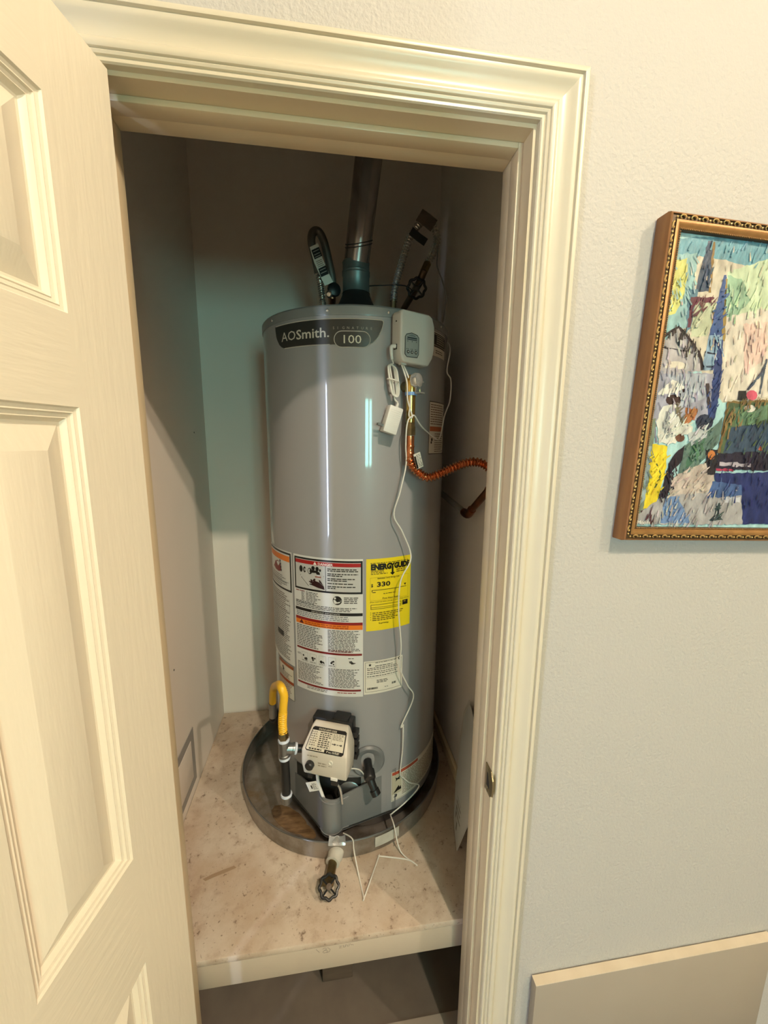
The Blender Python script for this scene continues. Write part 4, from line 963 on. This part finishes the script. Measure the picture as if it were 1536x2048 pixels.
# ================================================================== PAPERS BY THE RIGHT WALL
pp = thing('manual_sleeve', (.06,.30,ZP), 'printed manual in a clear plastic sleeve leaning on the right wall', 'booklet')
B_ = Vector((.0394,.2705,ZP+.001)); T1_ = Vector((.112,.452,.676)); T2_ = Vector((.1105,.407,.751))
nrm = (T1_-B_).cross(T2_-B_).normalized()
if nrm.x > 0: nrm = -nrm
_raw = [Vector(q) for q in ((.0394,.2705,.3793),(.0525,.330,.3805),(.0589,.362,.386),(.0785,.418,.467),(.0960,.438,.582),(.1105,.452,.676),(.1105,.407,.751),(.0930,.322,.7525),(.0640,.215,.70),(.0466,.192,.568),(.0446,.2239,.4987))]
outl = [q-nrm*((q-B_).dot(nrm)) for q in _raw]
outl = [Vector((min(q.x,.1125), q.y, max(q.z,ZP+.0006))) for q in outl]
mb = MB(); n = len(outl); i = mb.add(outl); j = mb.add([q+nrm*.003 for q in outl]); mb.face(range(i,i+n)); mb.face(list(range(j,j+n))[::-1])
for k in range(n): mb.face((i+k,i+(k+1)%n,j+(k+1)%n,j+k))
ppo = mb.build('booklet', 'paper', pp, smooth=False)
e_v = (T1_-Vector((.0589,.369,.3755))).normalized(); e_u = nrm.cross(e_v).normalized()
if e_u.y > 0: e_u = -e_u
o_ = Vector((.0589,.362,.386)); o_ -= nrm*((o_-B_).dot(nrm))
p = Print(lambda u,v,h: tuple(o_+e_u*u+e_v*v+nrm*(.003+h)), .0004)
p.words(.015,.10,.15,.29,10,(84,84,86),.45,.3,(.02,.05)); p.rect(.012,.255,.10,.262,(30,30,34)); p.words(.02,.03,.10,.09,4,(96,94,92),.45,.3,(.02,.04)); p.rect(.02,.020,.028,.050,(44,40,38)); p.rect(.045,.0,.058,.022,(50,46,44)); p.build('print', ppo)
mb = MB(); c_ = sum(outl, Vector())/n; i = mb.add([q+(q-c_)*.06*Vector((0,1,1)).length/1.414+nrm*.0055 for q in outl]); mb.face(range(i,i+n))
for v in mb.v: pass
mb.v = [(min(x,.1145), y, max(z, ZP+.0008)) for x, y, z in mb.v]
mb.build('plastic_sleeve', 'film', pp, smooth=False)

# ================================================================== PAINTING
pa = thing('framed_painting', (.55,-.0,1.38), 'oil painting of a street scene in a gilded ornate frame on the hall wall', 'painting')
FA = radians(1.8); FO = Vector((.2094,-.032,1.3812)); FWd, FH, FD = .680, .5410, .0310
def FP(u, v, h):   # h: forward from the wall
    x = u*cos(FA)+v*sin(FA); z = -u*sin(FA)+v*cos(FA)
    return (FO.x+x, -.0008-h, FO.z+z)
RF = lambda d, h: [(d,d,h),(FWd-d,d,h),(FWd-d,FH-d,h),(d,FH-d,h)]
def ringpart(name, prof, m, **kw):
    mb = MB(); R_ = [mb.add([FP(u,v,h) for u,v,h in RF(d,h_)]) for d, h_ in prof for h in ()] if False else []
    for d, h_ in prof: R_.append(mb.add([FP(u,v,h_) for u,v,_ in RF(d,h_)]))
    for a, b in zip(R_, R_[1:]):
        for k in range(4): mb.face((a+k,a+(k+1)%4,b+(k+1)%4,b+k))
    return mb.build(name, m, pa, **kw)
ringpart('outer_moulding', [(.0005,0),(0,.002),(0,.024),(.0015,.0285),(.004,.0300)], 'frame_wood', angle=40)
ringpart('ornament_band', [(.004,.0300),(.005,.0280),(.0115,.0280),(.012,.0300)], 'dark_gold', angle=30)
ringpart('gilt_band', [(.012,.0300),(.0135,.0310),(.0175,.0300),(.0200,.0275),(.0220,.0262)], 'gold', angle=50)
ringpart('inner_lip', [(.0220,.0262),(.0235,.0270),(.0250,.0262),(.0255,.0205)], 'dark_gold', angle=30)
# scroll ornaments, one by one, sharing a mesh
orn = None
def ornament_mesh():
    mb = MB()
    mb.tube([(.0058*cos(t)*(1-.12*t), .0036*sin(t)*(1-.12*t), .0018+.0008*sin(t)) for t in [k*.5 for k in range(10)]], lambda f,l: .0017*(1-.5*f), 6)
    mb.lathe([(.0018,0),(.0016,.0018),(.0001,.0026)], (-.0088,0,0), (0,0,1), 7)
    return mb
edges = [((0,0.0082),(1,0),FWd),((0,FH-.0082),(1,0),FWd),((.0082,0),(0,1),FH),((FWd-.0082,0),(0,1),FH)]
for (u0,v0),(du,dv_),Ln in edges:
    nO = int((Ln-.02)/.0195)
    for k in range(nO):
        s = .012+(k+.5)*(Ln-.024)/nO; u, v = u0+du*s, v0+dv_*s
        if u > .42 and v not in (0,): 
            if u > .45: continue
        c0 = Vector(FP(u,v,.0278)); ex = Vector(FP(u+du*.01,v+dv_*.01,.0278))-c0; ex.normalize(); ez = Vector((0,-1,0)); ey = ez.cross(ex)
        mx = Matrix((ex,ey,ez)).transposed().to_4x4(); mx.translation = c0
        if orn is None:
            orn = ornament_mesh().build('scroll_ornament', 'gold_hi', pa); orn.matrix_basis = mx; par(orn, pa)
        else: inst(orn, 'scroll_ornament', mx, pa)
mb = MB()
for (u0,v0),(du,dv_),Ln in [((.0236,.0236),(1,0),FWd-.0472),((.0236,FH-.0236),(1,0),FWd-.0472),((.0236,.0236),(0,1),FH-.0472),((FWd-.0236,.0236),(0,1),FH-.0472)]:
    for k in range(int(Ln/.0034)):
        s = k*.0034; c0 = FP(u0+du*s, v0+dv_*s, .0270); mb.lathe([(.0013,0),(.0009,.0009),(.0001,.0012)], c0, (0,-1,0), 5)
mb.build('rope_beading', 'gold', pa, kind='stuff')
ART=[((205,195,170),[(.022,.437),(.0506,.4769),(.099,.5002),(.3747,.5278),(.4509,.2679),(.1647,.2531),(.0331,.3752)]),
((105,160,170),[(.0254,.5071),(.4055,.5504),(.4171,.5123),(.1936,.4743),(.1226,.4839),(.0556,.4853),(.0281,.4747)]),
((150,190,185),[(.0267,.4825),(.068,.4892),(.0701,.4277),(.0706,.3725),(.0252,.3635),(.0263,.4131)]),
((214,212,118),[(.0256,.4745),(.0501,.4795),(.0553,.4264),(.0433,.3926),(.0267,.3885),(.0266,.4293)]),
((196,212,172),[(.1299,.4657),(.2001,.4913),(.3104,.4936),(.3254,.4383),(.218,.4066),(.1416,.3948)]),
((150,185,150),[(.131,.4604),(.1592,.4575),(.1836,.4264),(.1543,.3845),(.1387,.4002)]),
((222,212,190),[(.1416,.3948),(.216,.415),(.3684,.4186),(.4071,.2815),(.2204,.2652),(.1658,.2562)]),
((232,200,180),[(.1785,.3864),(.227,.393),(.2378,.3324),(.2001,.3062)]),
((52,72,92),[(.0833,.5086),(.0937,.5097),(.1023,.4319),(.0738,.4294)]),
((150,118,60),[(.0933,.5081),(.0969,.5084),(.1052,.4307),(.0999,.4303)]),
((85,125,140),[(.0608,.4323),(.0789,.4339),(.0796,.3788),(.0694,.3611)]),
((190,196,160),[(.0771,.4174),(.1152,.422),(.1175,.3845),(.1105,.3613),(.0789,.3576)]),
((96,44,58),[(.0681,.4207),(.112,.4244),(.1163,.4165),(.0965,.4135),(.0821,.4178),(.0753,.4007),(.0756,.3729),(.0699,.3724)]),
((150,120,62),[(.1138,.4122),(.1192,.4126),(.1194,.3818),(.116,.3816)]),
((55,84,132),[(.1242,.4603),(.1282,.4606),(.1436,.3595),(.1145,.3616)]),
((150,126,66),[(.1282,.4546),(.1322,.455),(.1472,.3554),(.1411,.3578)]),
((140,168,186),[(.1143,.363),(.1417,.365),(.1474,.3265),(.1356,.3067),(.112,.3052)]),
((30,40,60),[(.1122,.3343),(.1334,.3328),(.1334,.3357),(.1122,.3371)]),
((40,60,80),[(.1128,.3112),(.1346,.3112),(.1343,.3138),(.1125,.3138)]),
((30,40,60),[(.1229,.3514),(.123,.3483),(.122,.3464),(.1203,.3463),(.1185,.348),(.1174,.351),(.1173,.354),(.1183,.3559),(.12,.3561),(.1218,.3543)]),
((30,40,60),[(.1299,.3527),(.13,.3497),(.129,.3478),(.1273,.3476),(.1256,.3494),(.1244,.3523),(.1243,.3554),(.1253,.3573),(.127,.3574),(.1288,.3557)]),
((44,64,112),[(.127,.3568),(.1439,.358),(.1514,.3091),(.1557,.2647),(.1531,.222),(.1346,.2242),(.1308,.2783),(.1353,.3081)]),
((182,176,172),[(.0245,.3452),(.0541,.3707),(.1046,.3251),(.1116,.3037),(.0247,.294)]),
((160,160,170),[(.024,.2983),(.1368,.3009),(.1388,.2214),(.0277,.2133)]),
((225,215,190),[(.0807,.3091),(.0794,.3049),(.0741,.3014),(.066,.2991),(.0566,.2985),(.0479,.2998),(.0415,.3026),(.0388,.3064),(.0401,.3105),(.0453,.314),(.0534,.3163),(.0627,.3169),(.0714,.3157),(.0778,.3129)]),
((182,176,172),[(.0376,.3035),(.0833,.3063),(.0849,.2977),(.0375,.2948)]),
((40,32,34),[(.0268,.3493),(.0382,.3593),(.0535,.3701),(.0736,.3544),(.0964,.3335),(.1046,.3217),(.1093,.3049),(.1147,.3055),(.1098,.323),(.1006,.3361),(.0774,.3575),(.054,.3745),(.0345,.3626),(.0228,.3525)]),
((60,55,60),[(.0271,.3368),(.0537,.335),(.085,.3323),(.085,.3343),(.0538,.337),(.0271,.3388)]),
((50,62,66),[(.0613,.3501),(.0614,.3451),(.0598,.3419),(.0571,.3417),(.0543,.3446),(.0526,.3495),(.0525,.3545),(.0541,.3576),(.0568,.3578),(.0595,.355)]),
((176,182,186),[(.0476,.2954),(.1232,.2986),(.1274,.2602),(.082,.2399)]),
((120,120,132),[(.0336,.2456),(.0477,.2235),(.0337,.2051),(.0419,.1772),(.0467,.1779),(.0386,.2042),(.0526,.2231),(.0378,.2473)]),
((120,132,110),[(.0175,.2128),(.037,.2197),(.0392,.1465),(.0411,.0512),(.0237,.038)]),
((150,168,165),[(.0246,.1707),(.0419,.1713),(.0404,.0771),(.0258,.0575)]),
((236,232,215),[(.0289,.2585),(.0421,.2727),(.0567,.2864),(.0689,.2836),(.0694,.2772),(.0916,.2773),(.0771,.2658),(.0536,.2622)]),
((58,36,34),[(.0802,.2529),(.0791,.2481),(.0742,.2443),(.0668,.2427),(.059,.2436),(.0529,.2467),(.05,.2513),(.0512,.2561),(.0561,.2598),(.0633,.2615),(.0711,.2607),(.0773,.2575)]),
((70,50,46),[(.0667,.2658),(.0911,.2746),(.0781,.2605)]),
((222,222,205),[(.0471,.2405),(.0705,.2453),(.088,.219),(.1128,.208),(.1116,.1956),(.0907,.1932),(.083,.1775),(.0485,.1777),(.0373,.2137)]),
((170,172,165),[(.053,.2328),(.0528,.2049),(.0716,.1924),(.0743,.1957),(.0574,.206),(.0579,.2323)]),
((110,100,80),[(.0714,.248),(.0811,.2243),(.0908,.2108),(.0944,.2125),(.085,.2254),(.0754,.2488)]),
((176,112,66),[(.0916,.2409),(.1189,.2387),(.1106,.2231),(.1062,.2162),(.0945,.2108)]),
((110,70,50),[(.0998,.1883),(.0988,.1839),(.0943,.1811),(.0882,.1808),(.0828,.1833),(.0801,.1876),(.0812,.1919),(.0856,.1948),(.0917,.195),(.0971,.1926)]),
((232,206,44),[(.0371,.1748),(.0677,.1723),(.0723,.1351),(.0679,.1033),(.0627,.0554),(.0378,.0583),(.0403,.1153),(.0378,.1465)]),
((96,104,40),[(.0494,.1401),(.0612,.1222),(.0533,.0971),(.0564,.096),(.0644,.1221),(.0521,.1413)]),
((40,32,42),[(.0754,.1414),(.0861,.1605),(.1031,.1767),(.1013,.1485),(.0824,.1227),(.086,.0908),(.0752,.0582),(.0625,.0567),(.0715,.1033)]),
((78,46,50),[(.0328,.0544),(.073,.0543),(.0657,.0339),(.0469,.0383)]),
((96,122,108),[(.1016,.1736),(.1265,.1931),(.1556,.2098),(.1705,.229),(.1704,.1824),(.1489,.1532),(.1249,.1271),(.0993,.1244)]),
((190,196,190),[(.1046,.1953),(.1442,.2124),(.145,.1908),(.1158,.1741)]),
((44,52,70),[(.1524,.2183),(.1515,.2112),(.1459,.2057),(.1374,.2035),(.1281,.205),(.1206,.2098),(.1168,.2167),(.1178,.2238),(.1233,.2291),(.1317,.2314),(.141,.23),(.1486,.2252)]),
((190,180,180),[(.1413,.2092),(.1405,.2066),(.1376,.2049),(.1337,.2048),(.1301,.2062),(.1284,.2086),(.1291,.2112),(.132,.2129),(.136,.2131),(.1395,.2117)]),
((70,110,84),[(.1158,.1741),(.1414,.1906),(.1368,.1592),(.1099,.1298)]),
((190,176,160),[(.1502,.1469),(.1731,.1252),(.1825,.0797),(.0869,.0779),(.0841,.1132),(.1165,.1332)]),
((168,165,160),[(.0719,.0809),(.1835,.0929),(.2425,.1008),(.2579,.0317),(.022,.0288),(.0244,.0445)]),
((112,140,176),[(.0797,.0778),(.1038,.0847),(.1417,.0326),(.0753,.0326)]),
((205,205,205),[(.2043,.0834),(.2385,.0841),(.2394,.0734),(.2074,.0729)]),
((78,96,64),[(.1759,.2549),(.3718,.267),(.3986,.168),(.1754,.1605)]),
((128,104,60),[(.1773,.1633),(.1781,.2529),(.2592,.2583),(.258,.2626),(.1739,.2557),(.1721,.1639)]),
((54,74,92),[(.1918,.2114),(.3794,.2388),(.3986,.168),(.1835,.1639)]),
((96,128,96),[(.1881,.2452),(.2599,.2549),(.2628,.2271),(.1991,.2117)]),
((222,214,196),[(.2347,.2463),(.2332,.2422),(.2275,.2394),(.2198,.2391),(.2131,.2412),(.2098,.245),(.2113,.2491),(.217,.2518),(.2246,.2522),(.2314,.2501)]),
((34,30,48),[(.1733,.1636),(.3959,.1779),(.4066,.1383),(.1737,.1329)]),
((176,168,172),[(.1807,.1412),(.2487,.14),(.2475,.1471),(.1797,.1482)]),
((172,60,84),[(.1752,.1322),(.2129,.1307),(.2124,.1348),(.1747,.1363)]),
((34,46,96),[(.1728,.1265),(.4066,.1383),(.4351,.0333),(.2548,.0317),(.2386,.0941),(.1801,.1092)]),
((70,96,140),[(.172,.1122),(.2357,.1072),(.2416,.0875),(.1675,.0794)]),
((212,104,70),[(.2669,.1758),(.2665,.1732),(.2643,.1714),(.261,.1713),(.258,.1729),(.2564,.1754),(.2568,.1781),(.259,.1798),(.2623,.1799),(.2653,.1784)]),
((30,34,34),[(.1938,.2595),(.1925,.2752),(.2076,.276),(.2141,.2606)]),
((216,92,112),[(.233,.2695),(.232,.2641),(.2269,.2605),(.2197,.2601),(.2132,.2631),(.2097,.2683),(.2108,.2737),(.2158,.2772),(.223,.2776),(.2296,.2747)]),
((70,84,96),[(.2117,.2766),(.2399,.3198),(.2369,.3213),(.2088,.2781)]),
((70,84,96),[(.2393,.272),(.2398,.3322),(.2358,.3326),(.2352,.2724)]),
((36,34,40),[(.1472,.169),(.1719,.1698),(.1747,.1246),(.1592,.1242)]),
((206,128,66),[(.1681,.1602),(.1676,.155),(.1642,.1516),(.1593,.1515),(.1546,.1545),(.152,.1597),(.1525,.1649),(.1559,.1682),(.1608,.1684),(.1655,.1653)]),
((52,70,70),[(.1883,.0699),(.1968,.0727),(.1981,.052),(.2099,.0394),(.1796,.0384),(.1902,.0499)]),
((60,50,50),[(.1227,.2835),(.1353,.2423),(.1423,.2431),(.1296,.2844)])]

def clip(poly, x0, y0, x1, y1):
    for ax_, lim, sg in ((0,x0,1),(0,x1,-1),(1,y0,1),(1,y1,-1)):
        out = []
        for a, b in zip(poly, poly[1:]+poly[:1]):
            ia, ib = (a[ax_]-lim)*sg >= 0, (b[ax_]-lim)*sg >= 0
            if ia: out.append(a)
            if ia != ib:
                t = (lim-a[ax_])/(b[ax_]-a[ax_]); out.append((a[0]+(b[0]-a[0])*t, a[1]+(b[1]-a[1])*t))
        poly = out
        if not poly: return []
    return poly
cv = MB().prism([(.0252,.0252),(FWd-.0252,.0252),(FWd-.0252,FH-.0252),(.0252,FH-.0252)], lambda u,v: FP(u,v,.006), lambda u,v: FP(u,v,.0195)).build('canvas', 'label_c', pa, smooth=False)
p = Print(lambda u,v,h: FP(u,v,.0195+h), .0003, 5)
CX0, CY0, CX1, CY1 = .0253,.0253,FWd-.0253,FH-.0253
p.poly([(CX0,CY0),(CX1,CY0),(CX1,CY1),(CX0,CY1)], (150,185,180), .00015)
lay = .0003
rj = random.Random(3)
def ragged(pl_):
    out = []
    for a, b in zip(pl_, pl_[1:]+pl_[:1]):
        L_ = hypot(b[0]-a[0], b[1]-a[1]); n_ = max(1, int(L_/.006)); out.append(a)
        for k in range(1, n_):
            t = k/n_; j_ = min(.0016, L_*.06); out.append((a[0]+(b[0]-a[0])*t+rj.uniform(-j_,j_), a[1]+(b[1]-a[1])*t+rj.uniform(-j_,j_)))
    return out
ART = [(tuple(v*.86 for v in c), ragged([tuple(a) for a in pl_])) for c, pl_ in ART]
for c, pl_ in ART:
    q = clip([tuple(a) for a in pl_], CX0, CY0, CX1, CY1)
    if len(q) > 2: p.poly(q, c, lay); lay += .00002
rnd = random.Random(5)
for c, pl_ in ART:      # loose brush strokes over each patch
    xs = [a[0] for a in pl_]; ys = [a[1] for a in pl_]; w_, h_ = max(xs)-min(xs), max(ys)-min(ys)
    if w_ < .02 or h_ < .02: continue
    th0 = rnd.uniform(.7,2.2)
    for k in range(int(min(60, w_*h_*4500))+4):
        i3 = rnd.sample(range(len(pl_)), 3); wt = [rnd.random() for _ in range(3)]; sw = sum(wt)
        if len(set(i3)) < 3: continue
        cx_ = sum(pl_[i3[t]][0]*wt[t] for t in range(3))/sw; cy_ = sum(pl_[i3[t]][1]*wt[t] for t in range(3))/sw
        an = th0+rnd.uniform(-.35,.35); L_ = rnd.uniform(.003,.009); W_ = rnd.uniform(.0010,.0022)
        dx, dy = cos(an), sin(an); f = rnd.uniform(.90,1.10); cc_ = tuple(min(245,max(6,v*f+rnd.uniform(-6,6))) for v in c)
        q = clip([(cx_-dx*L_-dy*W_,cy_-dy*L_+dx*W_),(cx_-dx*L_+dy*W_,cy_-dy*L_-dx*W_),(cx_+dx*L_+dy*W_*.4,cy_+dy*L_-dx*W_*.4),(cx_+dx*L_-dy*W_*.4,cy_+dy*L_+dx*W_*.4)], CX0,CY0,CX1,CY1)
        if len(q) > 2: p.poly(q, cc_, lay); lay += .000002
p.text('Moods', .0275, .0300, .0105, (225,222,205), width=.026, h=lay+.0003)
p.build('painted_scene', cv, 'art')

# ================================================================== BOARD BELOW THE PAINTING
bo = thing('leaning_board', (.45,-.02,0), 'plain beige board with a pale top edge standing against the hall wall', 'board')
bx0, bx1, bz = .1285, .7600, .3460
MB().box(bx0,-.0215,.0005,bx1,-.0025,bz-.0015).build('face_panel', 'board', bo, bevel=.0006)
MB().box(bx0,-.0215,bz-.0014,bx1,-.0025,bz).build('top_edge', 'board_edge', bo, smooth=False)
